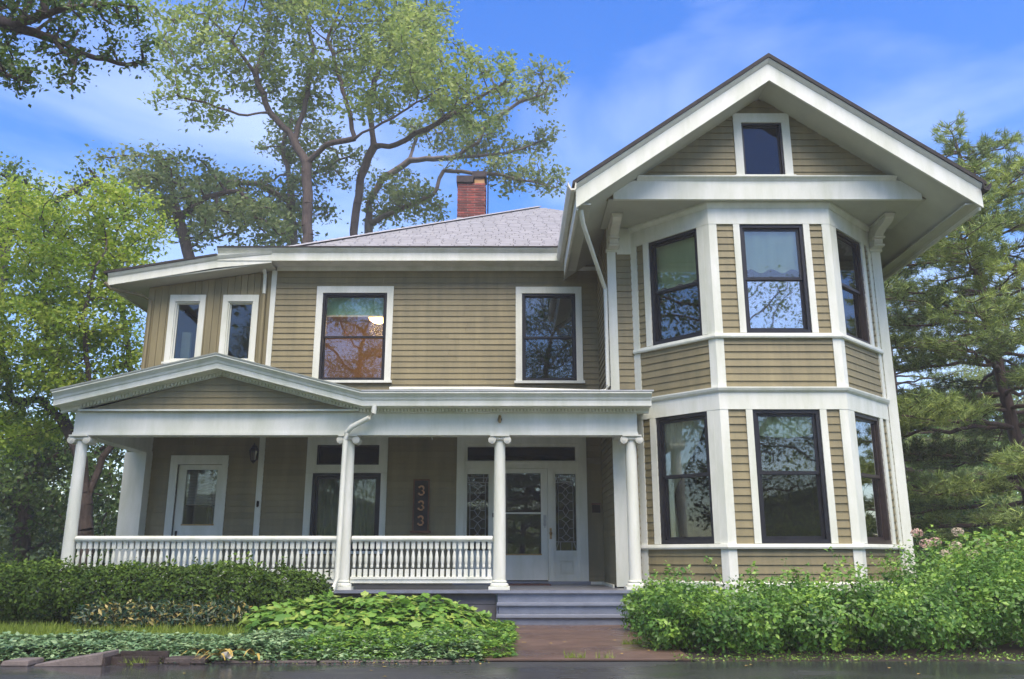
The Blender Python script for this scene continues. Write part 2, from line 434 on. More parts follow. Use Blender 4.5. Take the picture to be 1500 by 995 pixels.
def window(fr, s0, s1, z0, z1, cl, cr, ct, sash='sash', sill=0.05, panes=2, fw=0.055, glass='glass', casd=0.042, cb=0.0, meet=0.5, lower_glass=None, ear=0.03):
    """casing > jamb frame, sashes, panes and sill"""
    jb = MB(); j = fw * 0.8
    jb.fbox(fr, s0, s0 + j, -0.14, 0.012, z0, z1).fbox(fr, s1 - j, s1, -0.14, 0.012, z0, z1)
    jb.fbox(fr, s0 + j, s1 - j, -0.14, 0.012, z1 - j, z1).fbox(fr, s0 + j, s1 - j, -0.14, 0.014, z0, z0 + j)
    w = jb.build('window', sash, house)
    for a0, a1, c0, c1, dd in ((s0 - cl, s0, z0 - cb, z1, 0), (s1, s1 + cr, z0 - cb, z1, 0), (s0 - cl, s1 + cr, z1, z1 + ct, 0.003), (s0, s1, z0 - cb, z0, 0)):
        if a1 > a0 and c1 > c0: MB().fbox(fr, a0, a1, -0.02, casd + dd, c0, c1).build('casing', 'white', w)
    if sill:
        MB().fbox(fr, s0 - cl - ear, s1 + cr + ear, -0.02, casd + 0.04, z0 - cb - sill, z0 - cb).build('sill', 'white', w)
    a0, a1, b0, b1 = s0 + j, s1 - j, z0 + j, z1 - j
    zm = b0 + (b1 - b0) * meet
    parts = [(b0, b1, -0.05)] if panes == 1 else [(b0, zm + 0.02, -0.07), (zm - 0.02, b1, -0.035)]
    k = fw * 0.62
    for i, (c, d, dd) in enumerate(parts):
        sb = MB()
        sb.fbox(fr, a0, a0 + k, dd - 0.03, dd, c, d).fbox(fr, a1 - k, a1, dd - 0.03, dd, c, d)
        sb.fbox(fr, a0 + k, a1 - k, dd - 0.03, dd, c, c + k * 1.1).fbox(fr, a0 + k, a1 - k, dd - 0.03, dd, d - k, d)
        sb.build('sash', sash, w)
        g = lower_glass if (lower_glass and i == 0) else glass
        MB().fbox(fr, a0 + k, a1 - k, dd - 0.018, dd - 0.012, c + k * 1.1, d - k).build('pane', g, w)
    return w

# --- walls
H_UP = [(-3.82, -2.52, 4.34, 6.15), (0.20, 1.28, 4.33, 6.14)]
w = backing(F_MAIN, -4.83, 1.74, 3.55, 6.75, H_UP); boards(F_MAIN, w, -4.83, 1.74, 3.8, 6.72, H_UP)
H_LO = [(-3.82, -2.51, 1.08, 3.08), (-0.95, 1.32, 0.45, 3.08)]
w = backing(F_MAIN, -4.83, 1.74, 0.3, 3.5, H_LO); boards(F_MAIN, w, -4.83, 1.74, 0.52, 3.3, H_LO, 0.114)
H_SD = [(-6.42, -5.57, 0.45, 2.70)]
w = backing(F_MAIN, -7.33, -4.83, 0.3, 3.5, H_SD); boards(F_MAIN, w, -7.33, -4.83, 0.52, 3.3, H_SD, 0.114)
# sun room: upright planks under a raking soffit
H_SUN = [(-6.79, -6.29, 4.76, 5.97), (-5.72, -5.22, 4.76, 5.97)]
sunw = backing(F_MAIN, -7.35, -4.83, 3.5, 6.20, H_SUN)
nsun = 19; ws = (7.35 - 4.83) / nsun
for i in range(nsun):
    a = -7.35 + i * ws; b = a + ws; top = lambda s: 6.26 + (s + 7.35) * 0.145
    cut = [h for h in H_SUN if h[0] < b - 0.01 and h[1] > a + 0.01]
    spans = [(3.6, None)] if not cut else [(3.6, cut[0][2]), (cut[0][3], None)]
    for c, d in spans:
        P = F_MAIN.pt; dd = 0.02 + random.uniform(-0.002, 0.004)
        z1a, z1b = (top(a), top(b)) if d is None else (d, d)
        MB().hexa([P(a + 0.004, dd, c), P(b - 0.004, dd, c), P(b - 0.004, 0, c), P(a + 0.004, 0, c), P(a + 0.004, dd, z1a), P(b - 0.004, dd, z1b), P(b - 0.004, 0, z1b), P(a + 0.004, 0, z1a)]).build('plank', 'siding', sunw)
MB().box(-7.35, -7.23, 16.4, 22, 3.5, 6.22).build('wall', 'siding', house)
MB().box(-7.33, -7.21, 16.52, 22, 0.3, 3.5).build('wall', 'siding', house)
# wing, its front behind the bay, its side in the porch and above
BAYH = [(2.25, 6.39, 0.2, 6.9)]
w = backing(F_WING, 1.74, 6.65, 0.3, 6.8, BAYH); boards(F_WING, w, 1.74, 6.65, 0.6, 6.42, BAYH, 0.119)
w = backing(F_SIDE, -16.28, -14.5, 0.3, 6.95, [], 0.1); boards(F_SIDE, w, -16.4, -14.5, 0.52, 3.3, [], 0.114); boards(F_SIDE, w, -16.4, -14.5, 3.75, 6.9, [], 0.118)
MB().box(6.53, 6.65, 14.62, 24, 0.3, 6.9).build('wall', 'siding', house)
# bay: three faces
bayspec = ((F_BL, FACET, 0.38, 1.39), (F_BF, 2.0, 0.5, 1.57), (F_BR, FACET, 0.222, 1.232))
for fr, L, a, b in bayspec:
    hs = [(a, b, 1.17, 3.25), (a, b, 4.51, 6.40)]
    w = backing(fr, 0.0, L, 0.3, 6.78, hs, 0.07)
    boards(fr, w, 0.02, L - 0.02, 0.60, 1.13, hs, 0.122); boards(fr, w, 0.02, L - 0.02, 1.17, 3.27, hs, 0.122)
    boards(fr, w, 0.02, L - 0.02, 3.60, 4.45, hs, 0.122); boards(fr, w, 0.02, L - 0.02, 4.50, 6.42, hs, 0.122)
# gable triangle
GX, GZ, GK = 4.28, 8.66, 0.70            # soffit apex and pitch of the gable
H_GAB = [(3.93, 4.62, 7.21, 8.20)]
grng = lambda z: (GX - (GZ + 0.03 - z) / GK, GX + (GZ + 0.03 - z) / GK)
gb = MB(); gb.prism([(GX - 2.7, 6.8), (GX - 0.35, 6.8), (GX - 0.35, 8.42), ], lambda a, b: (a, 13.2, b), lambda a, b: (a, 13.3, b))
gb.prism([(GX + 0.34, 6.8), (GX + 2.7, 6.8), (GX + 0.34, 8.42)], lambda a, b: (a, 13.2, b), lambda a, b: (a, 13.3, b))
gb.box(GX - 0.35, GX + 0.34, 13.2, 13.3, 6.8, 7.21); gb.prism([(GX - 0.35, 8.2), (GX + 0.34, 8.2), (GX + 0.34, 8.42), (GX, 8.66), (GX - 0.35, 8.42)], lambda a, b: (a, 13.2, b), lambda a, b: (a, 13.3, b))
w = gb.build('wall', 'siding', house); boards(F_GAB, w, 0, 0, 7.17, 8.62, H_GAB, 0.116, grng)
# pediment field
trng = lambda z: (-4.81 - (3.86 - z) / 0.252, -4.81 + (3.86 - z) / 0.252)
tb = MB(); tb.prism([(-7.1, 3.28), (-2.5, 3.28), (-4.81, 3.9)], lambda a, b: (a, 13.77, b), lambda a, b: (a, 13.85, b))
w = tb.build('wall', 'siding', house); boards(F_TYM, w, 0, 0, 3.31, 3.84, [], 0.1, trng)

# the largest 300 clapboards are pieces of their own, the others one joined part
BOARDS.sort(key=lambda q: -q[0])
for i, (sz, pts, wo_) in enumerate(BOARDS[:300]):
    MB().hexa(pts).build('clapboard', 'siding', wo_)
rest = MB()
for sz, pts, wo_ in BOARDS[300:]: rest.hexa(pts)
if rest.v: tag(rest.build('clapboard_strips', 'siding', house), kind='stuff')

# --- corner boards, belts, friezes and water table
def cbd(fr, s0, s1, z0, z1, d=0.04, name='corner_board'):
    return MB().fbox(fr, s0, s1, -0.02, d, z0, z1).build(name, 'white', house)
cbd(F_MAIN, -4.88, -4.77, 0.5, 3.32); cbd(F_MAIN, -4.88, -4.78, 3.6, 6.70)
cbd(F_WING, 1.72, 1.93, 0.5, 3.3); cbd(F_WING, 1.72, 1.87, 3.6, 6.32)
cbd(F_WING, 6.50, 6.66, 0.3, 6.32)
for s0, s1 in ((1.70, 1.90), (6.47, 6.69)):      # small caps on the wing's corner boards
    MB().fbox(F_WING, s0, s1, -0.02, 0.07, 6.32, 6.37).build('corner_cap', 'white', house)
    MB().fbox(F_WING, s0 + 0.02, s1 - 0.02, -0.02, 0.045, 6.37, 6.78).build('corner_board', 'white', house)
MB().fbox(F_WING, 1.9, 2.2, -0.02, 0.036, 6.28, 6.78).build('frieze', 'white', house)
MB().fbox(F_WING, 6.42, 6.47, -0.02, 0.036, 6.28, 6.78).build('frieze', 'white', house)
for fr, L, a, b in bayspec:
    cw = 0.115
    for s0, s1 in ((-0.016, cw), (L - cw, L + 0.016)):
        for z0, z1 in ((0.30, 1.105), (1.15, 3.25), (3.60, 4.43), (4.475, 6.40)):
            cbd(fr, s0, s1, z0, z1)
BP = [(2.18, 14.5), (3.32, 13.36), (5.32, 13.36), (6.46, 14.5)]
run_plan('water_table', BP, [(-0.02, 0.42), (0.05, 0.42), (0.05, 0.58), (0.03, 0.61), (-0.02, 0.61)])
run_plan('foundation', BP, [(-0.06, -0.05), (0.012, -0.05), (0.012, 0.42), (-0.06, 0.42)], 'skirt')
run_plan('sill_belt', BP, [(-0.03, 1.095), (0.075, 1.095), (0.085, 1.12), (0.075, 1.165), (-0.03, 1.175)])
run_plan('frieze', BP, [(-0.03, 3.25), (0.045, 3.25), (0.045, 3.52), (-0.03, 3.52)])
run_plan('belt_mould', BP, [(-0.03, 3.522), (0.05, 3.522), (0.085, 3.55), (0.10, 3.585), (0.10, 3.605), (-0.03, 3.615)])
run_plan('sill_belt', BP, [(-0.03, 4.42), (0.075, 4.42), (0.085, 4.445), (0.075, 4.495), (-0.03, 4.508)])
run_plan('frieze', BP, [(-0.03, 6.40), (0.045, 6.40), (0.045, 6.68), (-0.03, 6.68)])
run_plan('crown_mould', BP, [(-0.03, 6.682), (0.055, 6.682), (0.075, 6.72), (0.1, 6.745), (0.1, 6.785), (-0.03, 6.785)])

# --- windows
window(F_MAIN, *H_UP[0], 0.125, 0.125, 0.135); window(F_MAIN, *H_UP[1], 0.125, 0.125, 0.135)
for h in H_SUN: window(F_MAIN, *h, 0.11, 0.11, 0.135, sash='white', panes=1, fw=0.03, cb=0.05, sill=0.04, glass='glass_clear')
window(F_MAIN, -3.82, -2.51, 1.08, 2.53, 0.13, 0.115, 0.0, glass='glass_clear', panes=1, fw=0.075)
tr = window(F_MAIN, -3.76, -2.56, 2.69, 3.07, 0.19, 0.165, 0.22, glass='glass_dark', panes=1, fw=0.03, sill=0, sash='sash', cb=0.155)
MB().fbox(F_MAIN, -3.74, -2.58, 0.03, 0.055, 2.60, 2.63).build('ledge', 'white', tr)
for fr, L, a, b in bayspec:
    side = fr is not F_BF
    c = 0.105 if not side else 0.115
    window(fr, a, b, 1.175, 3.25, c, c, 0, sill=0, sash='sash_brown' if fr is F_BR else 'sash', fw=0.075, meet=0.52, glass='glass' if fr is not F_BR else 'glass_bright', lower_glass='glass_clear' if fr is not F_BR else None)
    window(fr, a, b, 4.512, 6.40, c, c, 0, sill=0, sash='sash_brown' if fr is F_BR else 'sash', fw=0.07, glass='glass', lower_glass='glass_bright' if fr is F_BF else None)
window(F_GAB, *H_GAB[0], 0.135, 0.135, 0.17, sill=0.05, glass='glass_dark', panes=1, fw=0.04)

# --- rooms behind the glass
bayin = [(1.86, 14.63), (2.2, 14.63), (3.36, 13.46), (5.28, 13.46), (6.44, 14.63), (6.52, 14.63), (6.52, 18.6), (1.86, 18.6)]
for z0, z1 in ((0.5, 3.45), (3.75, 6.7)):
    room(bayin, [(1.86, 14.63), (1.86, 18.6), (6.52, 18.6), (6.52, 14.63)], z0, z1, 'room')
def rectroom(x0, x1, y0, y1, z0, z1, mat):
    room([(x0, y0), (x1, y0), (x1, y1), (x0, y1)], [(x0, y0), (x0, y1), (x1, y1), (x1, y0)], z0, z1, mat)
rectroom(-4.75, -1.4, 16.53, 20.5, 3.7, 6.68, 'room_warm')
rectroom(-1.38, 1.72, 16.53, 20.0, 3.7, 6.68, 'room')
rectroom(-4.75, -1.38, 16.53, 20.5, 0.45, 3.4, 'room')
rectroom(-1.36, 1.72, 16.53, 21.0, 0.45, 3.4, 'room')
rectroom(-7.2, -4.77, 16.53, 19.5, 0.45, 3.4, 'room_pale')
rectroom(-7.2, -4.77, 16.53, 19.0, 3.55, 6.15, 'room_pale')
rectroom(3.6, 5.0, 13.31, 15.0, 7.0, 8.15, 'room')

# --- gable roof of the wing
def gpt(side, dx, dz, y): return (GX + side * dx, y, GZ - GK * dx + dz)
EAVE = 3.25
gab = MB()
for sd in (-1, 1):
    yb = 23.5
    gab.hexa([gpt(sd, EAVE + 0.06, 0.39, 12.5), gpt(sd, 0, 0.39, 12.5), gpt(sd, 0, 0.39, yb), gpt(sd, EAVE + 0.06, 0.39, yb), gpt(sd, EAVE + 0.06, 0.46, 12.5), gpt(sd, 0, 0.46, 12.5), gpt(sd, 0, 0.46, yb), gpt(sd, EAVE + 0.06, 0.46, yb)])
groof = gab.build('roof', 'shingle_dark', house)
sf = MB()
for sd in (-1, 1):
    sf.hexa([gpt(sd, EAVE - 0.02, 0.02, 12.62), gpt(sd, 0, 0.02, 12.62), gpt(sd, 0, 0.02, 23), gpt(sd, EAVE - 0.02, 0.02, 23), gpt(sd, EAVE - 0.02, 0.05, 12.62), gpt(sd, 0, 0.05, 12.62), gpt(sd, 0, 0.05, 23), gpt(sd, EAVE - 0.02, 0.05, 23)])
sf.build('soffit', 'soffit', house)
rk = [(GX - 3.255, GZ - GK * 3.255), (GX, GZ), (GX + 3.255, GZ - GK * 3.255)]
run_front('rake_board', rk, 12.62, [(0, 0), (0.035, 0), (0.035, 0.31), (0, 0.31)])
run_front('rake_mould', [(GX - 3.25, GZ - GK * 3.25), (GX, GZ), (GX + 3.25, GZ - GK * 3.25)], 12.62, [(-0.02, 0.312), (0.045, 0.312), (0.07, 0.34), (0.095, 0.37), (0.095, 0.387), (-0.02, 0.387)], 'white_old')
for sd in (-1, 1):
    xo = GX + sd * EAVE; ze = GZ - GK * EAVE; ye = 15.92 if sd < 0 else 23.4
    MB().box(min(xo, xo - sd * 0.035), max(xo, xo - sd * 0.035), 12.66, ye, ze - 0.02, ze + 0.36).build('eave_board', 'white', house)
    MB().box(min(xo - sd * 0.04, xo - sd * 0.24), max(xo - sd * 0.04, xo - sd * 0.24), 12.66, ye, ze + 0.075, ze + 0.1).build('soffit_strip', 'soffit', house)
    gt = MB(); prof = [(0.0, 0.0), (0.0, -0.1), (0.03, -0.13), (0.09, -0.13), (0.13, -0.06), (0.14, 0.0), (0.125, 0.0), (0.08, -0.1), (0.03, -0.1), (0.015, 0.0)]
    y0g = 12.5
    gt.sections([[(xo + sd * (0.002 + a), yy, ze + 0.39 + b) for a, b in prof] for yy in (y0g, ye)]).build('gutter', 'white_old' if sd < 0 else 'shingle_dark', house, smooth=False)
# tie band across the gable, flat soffit over the bay, brackets
MB().box(1.70, 6.86, 13.14, 13.2, 6.77, 7.10).build('gable_band', 'white', house)
MB().box(2.02, 6.54, 13.16, 13.2, 7.1, 7.12).build('gable_band', 'white', house)
MB().sections([[(x, 13.16 - d, h) for d, h in [(0, 7.10), (0.03, 7.10), (0.05, 7.13), (0.085, 7.155), (0.085, 7.175), (0, 7.18)]] for x in (2.1, 6.46)]).build('band_mould', 'white', house)
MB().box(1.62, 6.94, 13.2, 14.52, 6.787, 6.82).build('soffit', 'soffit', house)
def bracket(x):
    mb = MB(); w2 = 0.075
    prof = [(14.46, 6.38), (14.33, 6.38), (14.28, 6.42), (14.26, 6.5), (14.2, 6.57), (14.08, 6.61), (13.92, 6.63), (13.80, 6.66), (13.74, 6.70), (13.74, 6.786), (14.46, 6.786)]
    mb.prism(prof, lambda a, b: (x - w2, a, b), lambda a, b: (x + w2, a, b))
    mb.box(x - w2 - 0.02, x + w2 + 0.02, 13.72, 14.45, 6.735, 6.77).box(x - w2 - 0.02, x + w2 + 0.02, 14.2, 14.45, 6.50, 6.53)
    mb.box(x - w2 - 0.02, x + w2 + 0.02, 14.25, 14.45, 6.365, 6.40)
    mb.build('bracket', 'white_old', house)
bracket(1.83); bracket(6.57)

# --- main roof, eaves and sun-room roof
EY = 15.95; EZ = 6.93
PK = (0.75, 22.3, 10.55); XL, XR, YB = -4.5, 6.0, 28.6
mr_ = MB(); mr_.add([(XL, EY - 0.04, EZ), (XR, EY - 0.04, EZ), (XR, YB, EZ), (XL, YB, EZ), PK], [(0, 1, 4), (1, 2, 4), (2, 3, 4), (3, 0, 4), (3, 2, 1, 0)])
mroof = mr_.build('roof', 'shingle_dark', house)
tabs = MB(); rr = random.Random(3)
k = (PK[2] - EZ) / (PK[1] - (EY - 0.04)); dy = 0.125
nrow = int((PK[1] - EY) / dy)
for j in range(nrow):
    y0 = EY - 0.06 + j * dy; y1 = y0 + dy + 0.03
    t0 = max(0.0, (y0 - EY + 0.04) / (PK[1] - EY + 0.04)); xa = XL + (PK[0] - XL) * t0; xb = min(1.5, XR + (PK[0] - XR) * t0)
    x = xa - rr.random() * 0.3
    while x < xb:
        wdt = 0.30; c0, c1 = max(x, xa), min(x + wdt - 0.018, xb); x += wdt
        if c1 - c0 < 0.03: continue
        zf = lambda y, o: EZ + (y - EY + 0.04) * k + o
        tk = 0.018 + rr.random() * 0.008
        tabs.hexa([(c0, y0, zf(y0, 0.003)), (c1, y0, zf(y0, 0.003)), (c1, y1, zf(y1, 0.002)), (c0, y1, zf(y1, 0.002)), (c0, y0, zf(y0, tk)), (c1, y0, zf(y0, tk)), (c1, y1, zf(y1, 0.006)), (c0, y1, zf(y1, 0.006))])
tag(tabs.build('shingles', 'shingle', mroof), kind='stuff')
hipv = Vector(PK) - Vector((XL, EY - 0.04, EZ)); nh = 40
for i in range(nh):     # hip capping, shingle over shingle
    p0 = Vector((XL, EY - 0.04, EZ)) + hipv * (i / nh); p1 = Vector((XL, EY - 0.04, EZ)) + hipv * ((i + 1.1) / nh)
    mb = MB(); mb.sections([[tuple(p + Vector(q)) for q in ((-0.13, 0.02, -0.03), (0.0, 0.0, 0.045 + e), (0.1, -0.1, 0.0), (0.0, 0.0, 0.0))] for p, e in ((p0, 0.012), (p1, 0.0))])
    mb.build('hip_cap', 'shingle', mroof)
# fascia with crown, soffit
run_front('fascia', [(-5.86, EZ), (1.04, EZ)], EY, [(0, -0.25), (0.03, -0.25), (0.03, -0.09), (0.06, -0.06), (0.1, -0.02), (0.1, -0.002), (0, -0.002)])
MB().box(-5.86, 1.1, EY - 0.12, EY + 0.3, EZ - 0.001, EZ + 0.025).build('drip_edge', 'shingle_dark', house)
MB().box(-4.83, 1.1, EY, 16.44, 6.705, 6.73).build('soffit', 'white', house)
MB().box(-4.83, 1.74, 16.36, 16.42, 6.62, 6.705).build('frieze', 'white', house)
sl = 0.145
def srz(x): return 6.26 + (x + 7.35) * sl
pr = MB(); pr.prism([(-7.98, srz(-7.98) + 0.01), (-4.8, srz(-4.8) + 0.01), (-4.8, srz(-4.8) + 0.04), (-7.98, srz(-7.98) + 0.04)], lambda a, b: (a, 15.96, b), lambda a, b: (a, 22.4, b))
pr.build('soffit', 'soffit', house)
run_front('rake_board', [(-7.98, srz(-7.98)), (-5.86, srz(-5.86) + 0.06), (-4.78, srz(-4.78) + 0.01)], 15.965, [(0, 0), (0.03, 0), (0.03, 0.15), (0.06, 0.18), (0.09, 0.23), (0, 0.23)])
pr = MB(); pr.prism([(-8.06, srz(-8.06) + 0.235), (-5.865, srz(-5.865) + 0.295), (-5.865, srz(-5.865) + 0.335), (-8.06, srz(-8.06) + 0.285)], lambda a, b: (a, 15.86, b), lambda a, b: (a, 22.5, b))
pr.prism([(-5.865, srz(-5.86) + 0.25), (-4.45, srz(-4.45) + 0.2), (-4.45, srz(-4.45) + 0.24), (-5.865, srz(-5.86) + 0.335)], lambda a, b: (a, 16.02, b), lambda a, b: (a, 22.5, b))
pr.build('roof', 'shingle_dark', house)
MB().box(-8.0, -7.97, 15.95, 22.4, srz(-7.98) - 0.02, srz(-7.98) + 0.23).build('eave_board', 'white', house)
MB().tube([(-8.03, 15.9, srz(-8) + 0.05), (-7.95, 16.0, srz(-8) - 0.04), (-7.45, 16.32, 6.08), (-7.28, 16.34, 5.98), (-7.28, 16.34, 3.8)], 0.035, 8).build('downspout', 'siding', house, smooth=True)
MB().tube([(-5.0, 16.2, 6.60), (-5.0, 16.3, 6.52), (-5.0, 16.32, 6.12)], 0.035, 8).build('downspout', 'white', house, smooth=True)
MB().tube([(-5.0, 16.33, 6.12), (-5.0, 16.33, 3.8)], 0.033, 8).build('downspout', 'siding', house, smooth=True)

# --- chimney, brick by brick
ch = MB().box(-1.52, -0.76, 22.0, 22.6, 8.6, 11.16).build('chimney', 'mortar', house)
bl, bh, jt = 0.188, 0.056, 0.022
bm = MB().box(-bl / 2, bl / 2, -0.05, 0.05, -bh / 2, bh / 2).mesh('brick', 'brick')
bs = MB().box(-0.05, 0.05, -bl / 2, bl / 2, -bh / 2, bh / 2).mesh('brick_side', 'brick')
half = MB().box(-0.046, 0.046, -0.05, 0.05, -bh / 2, bh / 2).mesh('brick_half', 'brick')
nc = 24
for r_ in range(nc):
    z = 9.3 + r_ * (bh + jt) + bh / 2
    if r_ % 2 == 0:
        for q in range(4): put('brick', bm, (-1.14 + (q - 1.5) * (bl + jt) * 0.9, 22.035, z), ch)
    else:
        for q in range(3): put('brick', bm, (-1.14 + (q - 1) * (bl + jt) * 0.95, 22.035, z), ch)
        for q in (-1, 1): put('brick', half, (-1.14 + q * 0.345, 22.035, z), ch)
    for sx, xs in ((-1, -1.49), (1, -0.79)):
        for q in range(2): put('brick', bs, (xs, 22.22 + q * (bl + jt) + (0.08 if r_ % 2 else 0), z), ch)
MB().box(-1.545, -0.735, 21.96, 22.6, 10.07, 10.10).build('strap', 'flashing', ch)
cp = MB().box(-1.56, -1.09, 21.94, 22.6, 11.17, 11.37).box(-1.53, -1.12, 21.97, 22.56, 11.13, 11.17)
cp.build('chimney_cap', 'cap_metal', ch)
MB().box(-1.06, -0.78, 22.05, 22.5, 11.16, 11.34).build('flue', 'clay', ch)
MB().box(-1.12, -0.72, 22.0, 22.56, 11.36, 11.53).box(-1.09, -0.75, 22.02, 22.53, 11.32, 11.36).build('chimney_cap', 'cap_metal', ch)
MB().tube([(-0.68, 22.2, 8.9), (-0.68, 22.2, 11.4)], 0.018, 6).build('mast', 'iron', ch)

# --- porch: floor, skirt, steps
FZ = 0.48
pf = MB(); pf.box(-7.32, 2.12, 13.58, 16.4, FZ - 0.05, FZ)
porch = pf.build('porch_floor', 'floor_paint', house)
MB().box(-7.32, 2.12, 13.55, 13.58, FZ - 0.045, FZ - 0.004).build('nosing', 'step_paint', porch)
for z0, z1, o in ((0.27, 0.43, 0.0), (0.0, 0.262, 0.01)):
    MB().box(-7.25, -0.25, 13.68 + o, 13.72 + o, z0, z1).build('skirt_board', 'skirt', porch)
MB().box(2.0, 2.1, 13.72, 14.4, 0.0, 0.43).build('skirt_board', 'skirt', porch)
steps = MB().box(-0.22, 2.0, 13.60, 13.64, 0.30, 0.43).build('steps', 'step_paint', house)
tread = MB().box(-1.11, 1.11, -0.165, 0.165, -0.016, 0.016).mesh('tread', 'step_paint')
for z, y in ((0.300, 13.45), (0.148, 13.14)):
    put('tread', tread, (0.88, y, z - 0.016), steps)
MB().box(-0.20, 1.96, 13.33, 13.36, 0.148, 0.268).build('riser', 'step_paint', steps)
MB().box(-0.20, 1.96, 13.02, 13.05, 0.0, 0.116).build('riser', 'step_paint', steps)
MB().box(-0.235, -0.205, 13.06, 13.58, 0.0, 0.116).box(-0.235, -0.205, 13.36, 13.58, 0.14, 0.268).build('stringer', 'step_paint', steps)
MB().box(-1.1, 1.46, 16.30, 16.42, FZ, FZ + 0.055).build('threshold', 'step_paint', porch)
MB().box(1.46, 1.70, 16.33, 16.38, FZ, FZ + 0.05).box(1.67, 1.70, 14.6, 16.33, FZ, FZ + 0.05).build('skirting', 'white', porch)

# --- columns
CY = 13.9
zc = 2.90
sh = []
for i in range(15):
    t = i / 14; r_ = 0.100 - 0.013 * t ** 1.8
    sh.append((r_, 0.13 + t * (2.23)))
shaft = MB().lathe(sh, (0, 0, 0), 20).mesh('shaft', 'white', smooth=True)
basem = MB().box(-0.165, 0.165, -0.165, 0.165, 0, 0.045).lathe([(0.135, 0.045), (0.145, 0.06), (0.143, 0.08), (0.127, 0.092), (0.112, 0.098), (0.112, 0.11), (0.122, 0.116), (0.122, 0.126), (0.1, 0.136)], (0, 0, 0), 20).mesh('base', 'white')
cm = MB(); cm.lathe([(0.088, 2.33), (0.097, 2.34), (0.097, 2.355), (0.09, 2.36)], (0, 0, 0), 20)
cm.box(-0.155, 0.155, -0.155, 0.155, 2.40, 2.425).box(-0.125, 0.125, -0.105, 0.105, 2.345, 2.40)
for sx in (-1, 1):
    for r_, y_ in ((0.062, 0.128), (0.044, 0.136), (0.024, 0.144)):
        cm.disc_y((sx * 0.125, 2.345), r_, -y_, y_)
for k_ in range(5): cm.lathe([(0.0, 2.345), (0.018, 2.352), (0.018, 2.375), (0.0, 2.385)], ((k_ - 2) * 0.032, -0.108, 0), 6)
capm = cm.mesh('capital', 'white_old')
for x in (-7.06, -2.67, -0.20, 1.95):
    c = put('column', shaft, (x, CY, FZ), house); put('base', basem, (x, CY, FZ), c); put('capital', capm, (x, CY, FZ), c)
MB().box(-7.34, -6.93, 16.1, 16.398, FZ, 2.9).build('pilaster', 'white', house)

# --- entablature, pediment, cornice
bmr = MB().box(-7.17, 2.05, 13.79, 14.02, 2.945, 3.30).box(-7.18, 2.06, 13.775, 14.03, 2.90, 2.944)
bmr.box(-7.17, -6.95, 14.02, 16.4, 2.945, 3.30).box(-7.18, -6.94, 14.03, 16.4, 2.90, 2.944).box(1.72, 2.05, 14.02, 14.45, 2.9, 3.3)
bmr.build('beam', 'white', house)
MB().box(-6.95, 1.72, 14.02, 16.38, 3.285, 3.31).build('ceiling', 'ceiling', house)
PTH = [(-7.40, 3.335), (-4.81, 3.955), (-2.42, 3.335), (2.25, 3.335)]
run_front('cornice', PTH, 13.79, [(-0.05, 0.0), (0.30, 0.0), (0.30, 0.085), (0.315, 0.10), (0.325, 0.135), (0.365, 0.175), (0.39, 0.19), (0.39, 0.215), (-0.05, 0.235)])
run_front('gutter_lip', [(-2.42, 3.555), (2.28, 3.555)], 13.79, [(0.27, 0.0), (0.40, 0.0), (0.405, 0.022), (0.27, 0.03)], 'flashing')
run_front('roof_edge', [(-7.42, 3.553), (-4.81, 4.173), (-2.42, 3.553)], 13.79, [(0.0, 0.0), (0.40, 0.0), (0.41, 0.022), (0.0, 0.026)], 'white_old')
run_front('bed_mould', PTH, 13.79, [(-0.03, -0.075), (0.03, -0.075), (0.03, -0.07), (0.035, -0.035), (0.075, -0.012), (0.075, -0.001), (-0.03, -0.001)])
MB().box(-7.1, -2.5, 13.70, 13.79, 3.288, 3.315).build('ledge', 'white', house)
MB().box(-7.385, -7.172, 13.80, 16.4, 3.337, 3.53).build('cornice', 'white', house)
MB().box(2.052, 2.24, 13.80, 14.5, 3.338, 3.54).build('cornice', 'white', house)
dn = MB(); x = -7.08
while x < 2.02:
    if x < -2.5:
        zz = 3.955 - abs(x + 4.81) * (0.62 / (2.59 if x < -4.81 else 2.39)) - 0.06
    else: zz = 3.335 - 0.06
    dn.box(x, x + 0.031, 13.715, 13.765, zz - 0.005, zz + 0.045); x += 0.056
tag(dn.build('dentils', 'white', house), kind='stuff')
pr = MB()   # porch roof and the little gable roof on it
pr.add([(-2.5, 13.5, 3.56), (2.2, 13.5, 3.56), (2.2, 16.4, 3.78), (-2.5, 16.4, 3.78), (-2.5, 13.5, 3.5), (2.2, 13.5, 3.5), (2.2, 16.4, 3.5), (-2.5, 16.4, 3.5)], [(0, 1, 2, 3), (4, 5, 6, 7), (0, 1, 5, 4), (2, 3, 7, 6)])
pr.add([(-7.4, 13.6, 3.56), (-4.81, 13.6, 4.17), (-2.42, 13.6, 3.56), (-7.4, 16.4, 3.56), (-4.81, 16.4, 4.17), (-2.42, 16.4, 3.56)], [(0, 1, 4, 3), (1, 2, 5, 4)])
pr.build('roof', 'shingle_dark', house)

